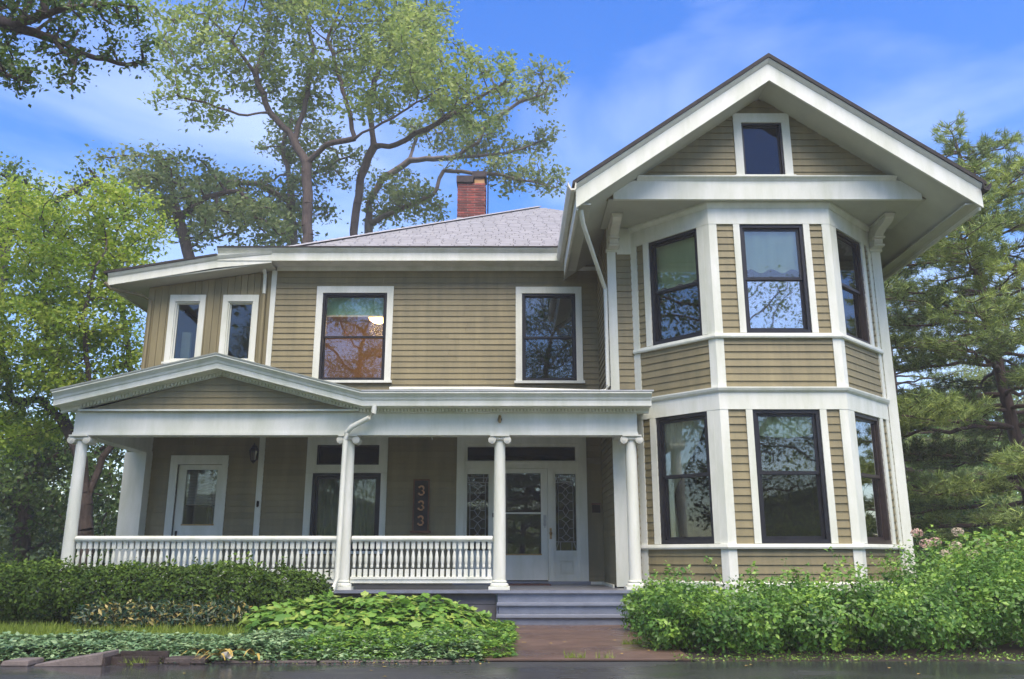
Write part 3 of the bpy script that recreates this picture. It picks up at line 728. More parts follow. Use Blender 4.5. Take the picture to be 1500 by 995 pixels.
# --- balustrade
bal = MB()
prof = [(0.0, 0.034), (0.13, 0.034), (0.14, 0.02), (0.16, 0.024), (0.19, 0.02), (0.24, 0.028), (0.30, 0.030), (0.36, 0.022), (0.40, 0.016), (0.415, 0.024), (0.43, 0.018), (0.44, 0.034), (0.545, 0.034)]
bal.box(-0.03, 0.03, -0.03, 0.03, 0, 0.12).lathe([(r_, z) for z, r_ in prof[2:11]], (0, 0, 0), 8).box(-0.03, 0.03, -0.03, 0.03, 0.43, 0.545)
balm = bal.mesh('baluster', 'white')
for x0, x1 in ((-6.95, -2.79), (-2.55, -0.31)):
    rl = MB().box(x0, x1, CY - 0.055, CY + 0.055, 1.215, 1.235).sections([[(x, CY + a, z) for a, z in [(-0.07, 1.235), (0.07, 1.235), (0.075, 1.26), (0.06, 1.285), (0.02, 1.3), (-0.02, 1.3), (-0.06, 1.285), (-0.075, 1.26)]] for x in (x0, x1)])
    rail = rl.build('railing', 'white', house)
    MB().box(x0, x1, CY - 0.05, CY + 0.05, 0.635, 0.672).box(x0, x1, CY - 0.035, CY + 0.035, 0.575, 0.635).build('bottom_rail', 'white', rail)
    nb_ = round((x1 - x0) / 0.094)
    for i in range(nb_): put('baluster', balm, (x0 + (i + 0.5) * (x1 - x0) / nb_, CY, 0.67), rail)

# --- downspouts
MB().tube([(-2.22, 13.52, 3.345), (-2.23, 13.52, 3.22), (-2.30, 13.55, 3.15), (-2.60, 13.66, 3.02), (-2.68, 13.69, 2.93), (-2.70, 13.7, 2.8), (-2.73, 13.7, 0.66), (-2.75, 13.66, 0.52), (-2.78, 13.5, 0.40), (-2.78, 13.48, 0.05)], 0.042, 10).build('downspout', 'white', house, smooth=True)
MB().tube([(1.12, 12.78, 6.42), (1.13, 12.8, 6.34), (1.16, 12.9, 6.22), (1.60, 14.3, 5.72), (1.665, 14.42, 5.6), (1.665, 14.42, 3.85), (1.62, 14.38, 3.75), (1.5, 14.3, 3.72), (-0.4, 13.75, 3.66), (-2.0, 13.6, 3.63)], 0.036, 10).build('downspout', 'white', house, smooth=True)
MB().tube([(2.09, 14.4, 3.28), (2.09, 14.4, 0.3)], 0.03, 8).build('downspout', 'pipe_brown', house, smooth=True)

# --- entrance: surround, sidelights, storm door
D = F_MAIN
ds = MB()
ds.fbox(D, -1.06, -0.92, -0.03, 0.05, 0.53, 3.28).fbox(D, 1.28, 1.43, -0.03, 0.05, 0.53, 3.28).fbox(D, -0.92, 1.28, -0.03, 0.05, 3.10, 3.28)
ds.fbox(D, -0.92, -0.86, -0.1, 0.012, 0.53, 3.10).fbox(D, 1.22, 1.28, -0.1, 0.012, 0.53, 3.10).fbox(D, -0.86, 1.22, -0.1, 0.012, 3.04, 3.10)
ds.fbox(D, -0.86, 1.22, -0.1, 0.02, 2.70, 2.77).fbox(D, -0.86, 1.22, -0.1, 0.008, 2.62, 2.70).fbox(D, -0.90, 1.26, 0.0, 0.06, 2.725, 2.75)
ds.fbox(D, -0.41, -0.31, -0.1, 0.02, 0.53, 2.62).fbox(D, 0.68, 0.79, -0.1, 0.02, 0.53, 2.62)
ds.fbox(D, -0.45, -0.41, -0.1, -0.01, 0.53, 2.62).fbox(D, 0.79, 0.83, -0.1, -0.01, 0.53, 2.62)
ds.fbox(D, -0.86, -0.45, -0.1, -0.012, 2.52, 2.62).fbox(D, 0.83, 1.22, -0.1, -0.012, 2.52, 2.62)
ds.fbox(D, -0.86, -0.45, -0.1, 0.0, 0.98, 1.09).fbox(D, 0.83, 1.22, -0.1, 0.0, 0.98, 1.09)
surround = ds.build('door_surround', 'white', house)
MB().fbox(D, -0.86, 1.22, -0.062, -0.056, 2.77, 3.04).build('pane', 'glass_dark', surround)
for a, b in ((-0.86, -0.45), (0.83, 1.22)):
    mb = MB().fbox(D, a, a + 0.07, -0.1, -0.02, 0.53, 0.98).fbox(D, b - 0.07, b, -0.1, -0.02, 0.53, 0.98).fbox(D, a + 0.07, b - 0.07, -0.1, -0.02, 0.53, 0.66).fbox(D, a + 0.07, b - 0.07, -0.1, -0.02, 0.90, 0.98).fbox(D, a + 0.07, b - 0.07, -0.1, -0.05, 0.66, 0.90)
    mb.fbox(D, a + 0.09, b - 0.09, -0.06, -0.028, 0.69, 0.87).build('panel', 'white', surround)
    MB().fbox(D, a, b, -0.062, -0.057, 1.09, 2.52).build('pane', 'glass_clear', surround)
    lc = MB(); m_ = (a + b) / 2; hw = (b - a) / 2
    def came(p, q, r_=0.008): lc.tube([D.pt(p[0], -0.05, p[1]), D.pt(q[0], -0.05, q[1])], r_, 4)
    for s_ in (-1, 1):
        came((m_ + s_ * hw * 0.55, 2.52), (m_ + s_ * hw * 0.55, 2.36)); came((m_ + s_ * hw * 0.55, 1.09), (m_ + s_ * hw * 0.55, 1.25))
        came((m_ + s_ * hw * 0.72, 2.36), (m_ + s_ * hw * 0.72, 1.25)); came((m_ + s_ * hw * 0.72, 2.36), (m_ + s_ * hw, 2.52)); came((m_ + s_ * hw * 0.72, 1.25), (m_ + s_ * hw, 1.09))
    came((a, 2.36), (b, 2.36)); came((a, 1.25), (b, 1.25)); came((a, 2.45), (b, 2.45))
    z = 1.25; i_ = 0
    hs_ = [0.15, 0.2, 0.13, 0.2, 0.15, 0.16, 0.12]
    for h_ in hs_:
        wd = hw * (0.3 if i_ % 2 else 0.46)
        for s_ in (-1, 1): came((m_, z), (m_ + s_ * wd, z + h_ / 2)); came((m_ + s_ * wd, z + h_ / 2), (m_, z + h_)); came((m_ + s_ * wd, z + h_ / 2), (m_ + s_ * hw * 0.72, z + h_ / 2))
        z += h_; i_ += 1
    tag(lc.build('leaded_came', 'came', surround), kind='stuff')
dr = MB()
dr.fbox(D, -0.305, -0.19, -0.02, 0.028, 0.555, 2.615).fbox(D, 0.55, 0.675, -0.02, 0.028, 0.555, 2.615).fbox(D, -0.19, 0.55, -0.02, 0.028, 2.53, 2.615).fbox(D, -0.19, 0.55, -0.02, 0.028, 0.555, 1.02).fbox(D, -0.19, 0.55, -0.015, 0.022, 1.765, 1.795)
door = dr.build('door', 'white', house)
MB().fbox(D, -0.19, 0.55, 0.0, 0.004, 1.80, 2.53).build('pane', 'glass', door)
MB().fbox(D, -0.19, 0.55, 0.006, 0.010, 1.02, 1.77).build('pane', 'glass', door)
MB().fbox(D, -0.2, 0.56, 0.028, 0.036, 1.005, 1.03).build('rail_trim', 'brass', door)
MB().fbox(D, 0.595, 0.645, 0.028, 0.04, 1.54, 1.74).fbox(D, 0.60, 0.64, 0.04, 0.10, 1.60, 1.63).fbox(D, 0.61, 0.63, 0.085, 0.10, 1.5, 1.62).build('handle', 'steel', door)
MB().fbox(D, 0.71, 0.75, 0.02, 0.032, 1.30, 1.50).lathe([(0.0, 0.0), (0.025, 0.005), (0.032, 0.03), (0.025, 0.05), (0.0, 0.06)], D.pt(0.73, 0.07, 1.38), 8).build('lock_plate', 'brass', surround)
MB().fbox(D, -0.37, -0.34, 0.02, 0.04, 1.70, 1.78).build('bell_push', 'iron', surround)
# side door on the porch
sd_ = MB().fbox(D, -6.56, -6.42, -0.03, 0.045, 0.5, 2.87).fbox(D, -5.57, -5.455, -0.03, 0.045, 0.5, 2.87).fbox(D, -6.42, -5.57, -0.03, 0.045, 2.70, 2.87)
sframe = sd_.build('door_surround', 'white', house)
dd = MB().fbox(D, -6.41, -6.26, -0.06, -0.015, 0.55, 2.69).fbox(D, -5.66, -5.58, -0.06, -0.015, 0.55, 2.69).fbox(D, -6.26, -5.66, -0.06, -0.015, 2.60, 2.69).fbox(D, -6.26, -5.66, -0.06, -0.015, 0.55, 1.57)
sdoor = dd.build('door', 'white', house)
MB().fbox(D, -6.26, -5.66, -0.05, -0.045, 1.57, 2.60).build('pane', 'glass_clear', sdoor)
MB().fbox(D, -6.37, -6.33, -0.015, 0.0, 1.2, 1.45).fbox(D, -6.37, -6.25, 0.0, 0.03, 1.28, 1.31).build('handle', 'iron', sdoor)
MB().fbox(D, -6.27, -5.65, -0.016, 0.0, 1.55, 1.575).build('rail_trim', 'brass', sdoor)
MB().fbox(D, -6.15, -5.77, -0.03, -0.005, 0.7, 1.1).build('panel', 'white', sdoor)

# ------------------------------------------------------------------ things on and in the house
def numeral(cx, cz, y, r_, parent):
    mb = MB(); pts = []
    for k_ in range(11): a = R(150 - k_ * 24); pts.append((cx + r_ * math.cos(a), y, cz + r_ * 0.95 + r_ * 0.85 * math.sin(a)))
    pts = pts[:9]
    low = [(cx + r_ * 1.12 * math.cos(R(80 - k_ * 26)), y, cz - r_ * 0.95 + r_ * 1.0 * math.sin(R(80 - k_ * 26))) for k_ in range(11)]
    low = low[:10]
    for line in (pts, low):
        tk = [0.012 + 0.007 * math.sin(math.pi * i / (len(line) - 1)) for i in range(len(line))]
        mb.tube(line, tk, 6)
    mb.lathe([(0, -0.02), (0.02, -0.012), (0.02, 0.012), (0, 0.02)], pts[0], 6); mb.lathe([(0, -0.02), (0.02, -0.012), (0.02, 0.012), (0, 0.02)], low[-1], 6)
    return mb.build('numeral', 'sign_number', parent, smooth=True)
sg = MB().fbox(D, -1.855, -1.595, 0.03, 0.06, 1.45, 2.39).build('house_number_sign', 'sign_board')
tag(sg, 'tall dark wooden sign reading 333 on the porch wall beside the front door', 'sign')
fm = MB().fbox(D, -1.88, -1.855, 0.03, 0.072, 1.45, 2.41).fbox(D, -1.595, -1.57, 0.03, 0.072, 1.45, 2.41).fbox(D, -1.855, -1.595, 0.03, 0.072, 2.385, 2.41).fbox(D, -1.92, -1.53, 0.03, 0.085, 1.41, 1.45)
fm.build('frame', 'sign_frame', sg)
for z in (2.2, 1.92, 1.64): numeral(-1.725, z, 16.33, 0.044, sg)

ln = empty('wall_lantern', (-4.91, 16.36, 2.70))
tag(ln, 'black iron lantern hanging beside the corner board on the porch wall', 'lantern')
lx, ly = -4.92, 16.18
MB().lathe([(0.085, 2.93), (0.10, 2.94), (0.09, 2.96), (0.05, 3.01), (0.045, 3.03), (0.02, 3.05), (0.0, 3.08)], (lx, ly, 0), 6).build('hood', 'iron', ln)
for k_ in range(6):
    a = 2 * math.pi * k_ / 6
    MB().tube([(lx + 0.082 * math.cos(a), ly + 0.082 * math.sin(a), 2.94), (lx + 0.05 * math.cos(a), ly + 0.05 * math.sin(a), 2.75)], 0.007, 5).build('bar', 'iron', ln)
MB().lathe([(0.076, 2.935), (0.046, 2.75)], (lx, ly, 0), 6).build('glass', 'glass_clear', ln)
MB().lathe([(0.052, 2.755), (0.055, 2.74), (0.03, 2.72), (0.012, 2.70), (0.0, 2.68)], (lx, ly, 0), 6).build('base', 'iron', ln)
MB().tube([(lx, 16.36, 2.86), (lx, 16.30, 2.84), (lx, 16.25, 2.9), (lx, 16.22, 3.06), (lx, ly, 3.08)], 0.009, 6).fbox(D, lx - 0.035, lx + 0.035, 0.03, 0.05, 2.78, 2.96).build('arm', 'iron', ln)

mbx = MB().fbox(D, 1.515, 1.67, 0.03, 0.075, 1.785, 1.955).build('mailbox', 'sign_board')
tag(mbx, 'small square dark mailbox on the porch wall between the entrance and the bay', 'mailbox')
MB().fbox(D, 1.505, 1.68, 0.03, 0.085, 1.93, 1.965).build('lid', 'sign_frame', mbx)
dm = MB().box(-0.15, 0.68, 15.75, 16.22, FZ, FZ + 0.022).build('doormat', 'mat')
tag(dm, 'dark red doormat lying before the storm door', 'doormat')
MB().box(-0.17, 0.70, 15.73, 15.75, FZ, FZ + 0.02).build('border', 'pipe_brown', dm)
fx = MB().lathe([(0.0, 3.09), (0.022, 3.10), (0.028, 3.13), (0.02, 3.16), (0.03, 3.185), (0.022, 3.215), (0.0, 3.225)], (-0.2, 13.735, 0), 8).build('porch_sensor', 'brass')
tag(fx, 'little brass fixture on the beam above the column by the steps', 'fixture')
MB().box(-0.235, -0.165, 13.755, 13.79, 3.14, 3.17).build('bracket', 'iron', fx)
hk = MB().tube([(-1.32, 13.93, 2.90), (-1.32, 13.93, 2.87), (-1.305, 13.93, 2.855), (-1.32, 13.93, 2.84)], 0.008, 6).build('ceiling_hook', 'white')
tag(hk, 'small white hook under the porch beam between two columns', 'hook')
ct = MB().fbox(D, -4.845, -4.805, 0.04, 0.06, 1.90, 2.0).tube([D.pt(-4.825, 0.07, 2.0), D.pt(-4.825, 0.1, 1.95), D.pt(-4.825, 0.07, 1.89)], 0.012, 6).build('rope_cleat', 'iron')
tag(ct, 'little dark cleat screwed to the corner board under the lantern', 'cleat')

def cloth(name, fr, d, zt, zb, left, right, mat, folds=9, amp=0.03, nz_=22, ns=46, hem=None, seed=0):
    """hanging cloth with folds between two edge curves (functions of 0 at the top to 1)"""
    rs = random.Random(seed); ph = [rs.uniform(0, 6.28) for _ in range(4)]
    vs, fs = [], []
    for i in range(nz_ + 1):
        t = i / nz_
        for j in range(ns + 1):
            q = j / ns; a, b = left(t), right(t)
            s = a + (b - a) * q
            z = zt + (zb - zt) * t
            if hem: z -= hem(q) * t
            off = amp * math.sin(q * folds * 6.28 + ph[0] + 0.6 * math.sin(t * 3 + ph[1])) + amp * 0.4 * math.sin(q * folds * 2.7 * 6.28 + ph[2])
            vs.append(fr.pt(s, d + off, z))
    for i in range(nz_):
        for j in range(ns):
            k_ = i * (ns + 1) + j; fs.append((k_, k_ + 1, k_ + ns + 2, k_ + ns + 1))
    return MB().add(vs, fs).build(name, mat, smooth=True)
lerp = lambda pts: (lambda t: np.interp(t, [p[0] for p in pts], [p[1] for p in pts]))
c = cloth('curtain', F_BL, -0.14, 3.22, 1.22, lerp([(0, 0.36), (1, 0.42)]), lerp([(0, 1.3), (0.2, 1.12), (0.45, 0.78), (0.62, 0.56), (0.8, 0.6), (1, 0.66)]), 'sheer', 8, 0.025, seed=1)
tag(c, 'cream sheer curtain tied aside in the lower bay window next to the porch', 'curtain')
c = cloth('valance', F_BF, -0.13, 3.22, 2.88, lerp([(0, 0.5), (1, 0.5)]), lerp([(0, 1.57), (1, 1.57)]), 'shade_green', 5, 0.03, hem=lambda q: 0.06 * math.sin(q * math.pi), seed=2)
tag(c, 'pale green gathered valance at the top of the lower front bay window', 'valance')
c = cloth('curtain', F_BR, -0.14, 3.22, 1.22, lerp([(0, 0.24), (1, 0.26)]), lerp([(0, 1.22), (0.5, 0.9), (1, 0.85)]), 'sheer', 7, 0.03, seed=3)
tag(c, 'cream sheer curtain in the lower bay window facing the pine', 'curtain')
for fr, a, b, lab, zb in ((F_BL, 0.38, 1.39, 'light green roller shade half lowered in the upper bay window next to the porch', 5.52), (F_BF, 0.5, 1.57, 'light green roller shade half lowered in the upper front bay window under the gable', 5.62), (F_BR, 0.222, 1.232, 'light green roller shade half lowered in the upper bay window facing the pine', 5.5)):
    c = cloth('roller_shade', fr, -0.13, 6.37, zb, (lambda t, a=a: a), (lambda t, b=b: b), 'shade_green', 1, 0.004, hem=lambda q: 0.035 * math.cos(q * 6.28 * 3), seed=5)
    tag(c, lab, 'shade', 'roller shades of the upper bay')
    MB().tube([fr.pt(a, -0.13, 6.36), fr.pt(b, -0.13, 6.36)], 0.02, 8).build('roller', 'white', c)
c = cloth('roller_shade', F_MAIN, -0.16, 6.13, 5.72, lambda t: -3.79, lambda t: -2.55, 'shade_teal', 1, 0.003, seed=6)
tag(c, 'teal roller shade a third down in the upper window with the lit lamp', 'shade')
MB().fbox(F_MAIN, -3.79, -2.55, -0.17, -0.15, 5.70, 5.73).build('hem_bar', 'white', c)
c = cloth('curtain', F_MAIN, -0.25, 2.5, 1.1, lambda t: -3.8, lambda t: -2.53, 'sheer_grey', 11, 0.03, seed=8)
tag(c, 'dim grey sheer curtain behind the wide porch window', 'curtain')
bd = empty('window_blind', D.pt(-5.95, -0.12, 1.93)); tag(bd, 'pinkish slatted blind half lowered in the glazed porch side door', 'blind')
sm = MB().hexa([(-0.28, -0.014, -0.010), (0.28, -0.014, -0.010), (0.28, 0.014, 0.008), (-0.28, 0.014, 0.008), (-0.28, -0.014, -0.007), (0.28, -0.014, -0.007), (0.28, 0.014, 0.011), (-0.28, 0.014, 0.011)]).mesh('slat', 'blind')
for i in range(22): put('slat', sm, D.pt(-5.96, -0.085, 1.95 + i * 0.029), bd)
MB().fbox(D, -6.24, -5.68, -0.1, -0.07, 1.91, 1.935).build('bottom_bar', 'sash_brown', bd)
pst = MB().box(-5.93, -5.85, 16.75, 16.82, 0.5, 3.3).build('inner_post', 'sash_brown', house)
# lit ceiling lamp upstairs
lp = empty('ceiling_lamp', (-2.9, 18.0, 6.1)); tag(lp, 'glowing round ceiling lamp inside the upper window with the teal shade', 'lamp')
lpos = (-2.88, 17.6, 5.98)
MB().lathe([(0.0, -0.13), (0.10, -0.115), (0.19, -0.06), (0.22, 0.0), (0.2, 0.03), (0.05, 0.04)], lpos, 16).build('shade', 'lamp_glow', lp, smooth=True)
MB().tube([(lpos[0], lpos[1], 6.0), (lpos[0], lpos[1], 6.68)], 0.015, 6).lathe([(0.0, 6.62), (0.07, 6.64), (0.07, 6.68)], (lpos[0], lpos[1], 0), 10).build('stem', 'brass', lp)
ld = bpy.data.lights.new('lamp_light', 'POINT'); ld.energy = 120; ld.color = (1, 0.66, 0.36); ld.shadow_soft_size = 0.2
lo_ = bpy.data.objects.new('lamp_light', ld); COL.objects.link(lo_); lo_.parent = lp; lo_.location = (lpos[0] + 2.9, lpos[1] - 18.0, 5.72 - 6.1)
# bits in the sun room: a white post and a leaning board
MB().box(-6.78, -6.6, 16.85, 16.92, 4.4, 5.45).build('inner_post', 'white', house)
MB().hexa([(-6.85, 17.0, 5.9), (-6.0, 17.0, 5.35), (-6.0, 17.1, 5.35), (-6.85, 17.1, 5.9), (-6.85, 17.0, 5.98), (-6.0, 17.0, 5.43), (-6.0, 17.1, 5.43), (-6.85, 17.1, 5.98)]).build('inner_post', 'sash_brown', house)

# ------------------------------------------------------------------ kerb and litter by the drive
def stone(pts_bottom, pts_top, name='kerb_stone', mat='kerb'):
    o = MB().hexa(pts_bottom + pts_top).build(name, mat, base=True)
    bv = o.modifiers.new('bevel', 'BEVEL'); bv.width = 0.012; bv.segments = 2
    return o
def kstone(x0, x1, z0, z1, y, dpt, lab, mat='kerb', sk=0.0):
    o = stone([(x0, y, 0), (x1, y + sk, 0), (x1, y + dpt + sk, 0), (x0, y + dpt, 0)], [(x0 + 0.01, y + 0.015, z0), (x1 - 0.01, y + 0.015 + sk, z1), (x1 - 0.01, y + dpt + sk, z1), (x0 + 0.01, y + dpt, z0)], mat=mat)
    return tag(o, lab, 'kerb stone')
kstone(-4.72, -4.46, 0.045, 0.05, 8.3, 0.3, 'short flat concrete kerb stone at the end of the broken kerb')
kstone(-4.40, -3.78, 0.02, 0.115, 8.28, 0.36, 'long kerb stone tilted up beside the drain gap', sk=0.03)
kstone(-3.28, -2.88, 0.055, 0.06, 8.46, 0.2, 'low dark kerb stone between the drain gap and the white cup', 'kerb_dark')
x = -2.84; i = 0
while x < -0.45:
    w_ = random.uniform(0.42, 0.62); yk = 8.5 + (x + 2.84) * 0.05
    o = kstone(x, x + w_ - 0.012, 0.02, 0.024, yk, 0.15, 'low dark kerb stone edging the ground cover along the wet drive', 'kerb_dark', sk=0.02)
    o['group'] = 'low kerb stones along the planting'; x += w_
dpit = MB().box(-3.76, -3.30, 8.42, 8.44, 0.0, 0.07).box(-3.77, -3.75, 8.30, 8.62, 0, 0.08).box(-3.76, -3.3, 8.62, 8.66, 0, 0.1).build('drain_inlet', 'kerb_dark', base=True)
tag(dpit, 'dark drain gap in the kerb between two kerb stones', 'drain')
for i, (x, y, a) in enumerate(((-3.62, 8.36, 10), (-3.45, 8.33, -20), (-3.36, 8.38, 40), (-3.05, 8.40, 15))):
    o = MB().box(-0.045, 0.045, -0.025, 0.025, 0, 0.022).build('brick_chip', 'kerb_dark', base=True)
    o.location = (x, y, 0.001); o.rotation_euler.z = R(a); tag(o, 'broken red brick chip lying in the drain gap of the kerb', 'brick chip', 'brick chips by the drain')
cup = MB().lathe([(0.026, 0), (0.036, 0.085), (0.038, 0.09), (0.034, 0.09), (0.024, 0.006)], (0, 0, 0), 14).build('paper_cup', 'paper', smooth=True, base=True)
cup.rotation_euler = (R(84), 0, R(62)); cup.location = (-2.74, 8.52, 0.075); tag(cup, 'crumpled white paper cup lying on the kerb by yellow leaves', 'cup')
for i in range(16):     # limp daylily leaves over the kerb
    x = -2.62 + random.uniform(-0.2, 0.28); a = random.uniform(-1.2, 1.2); L = random.uniform(0.25, 0.42)
    pts = [(x + math.sin(a) * L * t - 0.1, 8.62 - 0.36 * t * math.cos(a * 0.5), 0.06 + 0.11 * math.sin(t * 2.4) * (1 if i % 2 else 0.6) - 0.05 * t) for t in (0, 0.25, 0.5, 0.75, 1)]
    wv = [0.006, 0.011, 0.011, 0.008, 0.002]; vs = []; fs = []
    for (px, py, pz), w_ in zip(pts, wv): vs += [(px - w_, py, max(pz, 0.01)), (px + w_, py, max(pz, 0.01) + 0.004)]
    for k_ in range(4): fs.append((2 * k_, 2 * k_ + 1, 2 * k_ + 3, 2 * k_ + 2))
    if i == 0: dl = empty('wilted_plant', (-2.65, 8.6, 0.0)); tag(dl, 'wilted yellow strap leaves drooping over the kerb beside the cup', 'plant')
    MB().add(vs, fs).build('leaf', 'dead_leaf', dl)

# ------------------------------------------------------------------ foliage tools
def np_mesh(name, V, F, mat, tint=None, smooth=False):
    """V (n,3), F (m,3) triangles"""
    me = bpy.data.meshes.new(name)
    me.vertices.add(len(V)); me.vertices.foreach_set('co', np.asarray(V, np.float32).ravel())
    me.loops.add(F.size); me.loops.foreach_set('vertex_index', F.astype(np.int32).ravel())
    me.polygons.add(len(F)); me.polygons.foreach_set('loop_start', np.arange(0, F.size, 3, dtype=np.int32))
    if smooth: me.polygons.foreach_set('use_smooth', np.ones(len(F), bool))
    if tint is not None:
        a = me.attributes.new('tint', 'FLOAT', 'POINT'); a.data.foreach_set('value', np.asarray(tint, np.float32))
    me.materials.append(M[mat]); me.update(calc_edges=True)
    return me

def unit(a): return a / (np.linalg.norm(a, axis=1, keepdims=True) + 1e-9)

LEAF_SHAPES = {
    'oval': ([(0, 0, 0), (-0.30, 0.5, 0.10), (0, 1, 0), (0.30, 0.5, 0.10)], [(0, 3, 2), (0, 2, 1)]),
    'narrow': ([(0, 0, 0), (-0.17, 0.55, 0.06), (0, 1, -0.04), (0.17, 0.55, 0.06)], [(0, 3, 2), (0, 2, 1)]),
    'lobed': ([(0, 0, 0), (-0.42, 0.12, 0.04), (-0.52, 0.55, 0.0), (-0.22, 0.6, 0.07), (0, 1.0, -0.08), (0.22, 0.6, 0.07), (0.52, 0.55, 0.0), (0.42, 0.12, 0.04), (0, 0.45, 0.1)],
              [(0, 8, 1), (1, 8, 2), (2, 8, 3), (3, 8, 4), (4, 8, 5), (5, 8, 6), (6, 8, 7), (7, 8, 0)]),
    'needle': ([(-0.055, 0, 0), (0.055, 0, 0), (0, 1, 0)], [(0, 1, 2)]),
    'blade': ([(-0.05, 0, 0), (0.05, 0, 0), (0, 1, 0.12)], [(0, 1, 2)]),
}

def leaf_mesh(name, P, N, size, mat, shape='oval', rng=RNG, axis=None, tint=None, spread=0.5):
    """one little faceted leaf per point, facing N with scatter"""
    n = len(P); sv, sf = LEAF_SHAPES[shape]; sv = np.array(sv, float); sf = np.array(sf)
    N = unit(N + rng.normal(0, spread, (n, 3)))
    A = rng.normal(0, 1, (n, 3)) if axis is None else axis
    A = unit(A - (A * N).sum(1, keepdims=True) * N); B = np.cross(A, N)
    s = (size * rng.uniform(0.45, 1.4, n))[:, None, None] if np.isscalar(size) else np.asarray(size)[:, None, None]
    V = P[:, None, :] + s * (sv[None, :, 0:1] * B[:, None, :] + sv[None, :, 1:2] * A[:, None, :] + sv[None, :, 2:3] * N[:, None, :])
    F = (np.arange(n) * len(sv))[:, None, None] + sf[None]
    t = rng.random(n) if tint is None else tint
    return np_mesh(name, V.reshape(-1, 3), F.reshape(-1, 3), mat, np.repeat(t, len(sv)))

def tubes_mesh(name, A, B, ra, rb, mat, n=6):
    """a tapered stick for each pair of points"""
    d = unit(B - A); ref = np.where(np.abs(d[:, 2:3]) > 0.9, np.array([[1.0, 0, 0]]), np.array([[0, 0, 1.0]]))
    e1 = unit(np.cross(d, ref)); e2 = np.cross(d, e1)
    ang = np.arange(n) * 2 * math.pi / n; c, s = np.cos(ang)[None, :, None], np.sin(ang)[None, :, None]
    ring = e1[:, None, :] * c + e2[:, None, :] * s
    V = np.concatenate([A[:, None, :] + ring * ra[:, None, None], B[:, None, :] + ring * rb[:, None, None]], 1)
    i = np.arange(n); j = (i + 1) % n
    F = np.concatenate([np.stack([i, j, j + n], 1), np.stack([i, j + n, i + n], 1)])
    F = (np.arange(len(A)) * 2 * n)[:, None, None] + F[None]
    return np_mesh(name, V.reshape(-1, 3), F.reshape(-1, 3), mat, smooth=True)

def grow(lines, attr, step, kill, infl, rng, iters=140, up=0.05):
    """limbs given as lines, then twigs that reach for the points of the crown"""
    nodes, par = [], []
    def addline(pts, start=None):
        pts = [np.array(p, float) for p in pts]
        cur = start
        if cur is None:
            nodes.append(pts[0]); par.append(-1); cur = len(nodes) - 1
        prev = nodes[cur]
        for q in pts if start is not None else pts[1:]:
            L = np.linalg.norm(q - prev); k = max(1, int(round(L / step)))
            for a in range(1, k + 1):
                p = prev + (q - prev) * a / k
                if a < k: p = p + rng.normal(0, step * 0.07, 3)
                nodes.append(p); par.append(cur); cur = len(nodes) - 1
            prev = nodes[cur]
    addline(lines[0])
    for ln_ in lines[1:]:
        arr = np.array(nodes); k = int(np.argmin(((arr - np.array(ln_[0])) ** 2).sum(1)))
        addline(ln_[1:], k)
    attr = np.array(attr, float)
    arr = np.array(nodes)
    d2 = ((attr[:, None, :] - arr[None]) ** 2).sum(2); near = d2.argmin(1); nd = d2.min(1)
    for it in range(iters):
        if len(attr) == 0: break
        m = nd < infl ** 2
        if not m.any(): break
        new = {}
        for k, a in zip(near[m], attr[m]):
            v = a - nodes[k]; v = v / (np.linalg.norm(v) + 1e-9)
            if k in new: new[k] += v
            else: new[k] = v.copy()
        start = len(nodes)
        for k, v in new.items():
            v = v / (np.linalg.norm(v) + 1e-9) + rng.normal(0, 0.22, 3) + np.array([0, 0, up]); v /= np.linalg.norm(v)
            nodes.append(nodes[k] + v * step); par.append(k)
        na = np.array(nodes[start:])
        d2 = ((attr[:, None, :] - na[None]) ** 2).sum(2); mn = d2.min(1); am = d2.argmin(1)
        better = mn < nd; near[better] = am[better] + start; nd[better] = mn[better]
        keep = nd > kill ** 2
        attr, near, nd = attr[keep], near[keep], nd[keep]
    return np.array(nodes), np.array(par)

def lobes_points(lobes, n, rng, hollow=0.0):
    vol = np.array([l_[3] * l_[4] * l_[5] for l_ in lobes]); cnt = np.maximum(1, (n * vol / vol.sum()).astype(int)); out = []
    for (cx, cy, cz, rx, ry, rz), c_ in zip(lobes, cnt):
        d = unit(rng.normal(0, 1, (c_, 3))); r = (hollow + (1 - hollow) * rng.random(c_)) ** (1 / 2.2)
        out.append(np.array([cx, cy, cz]) + d * r[:, None] * np.array([rx, ry, rz]))
    return np.concatenate(out)

def pl(u, v, Y, ru, rv, ry):
    """a crown lobe from its place and size in pixels at depth Y"""
    c = at(u, v, Y); k = Y / 1241.0
    return (c[0], Y, c[2], ru * k, ry, rv * k * 1.05)

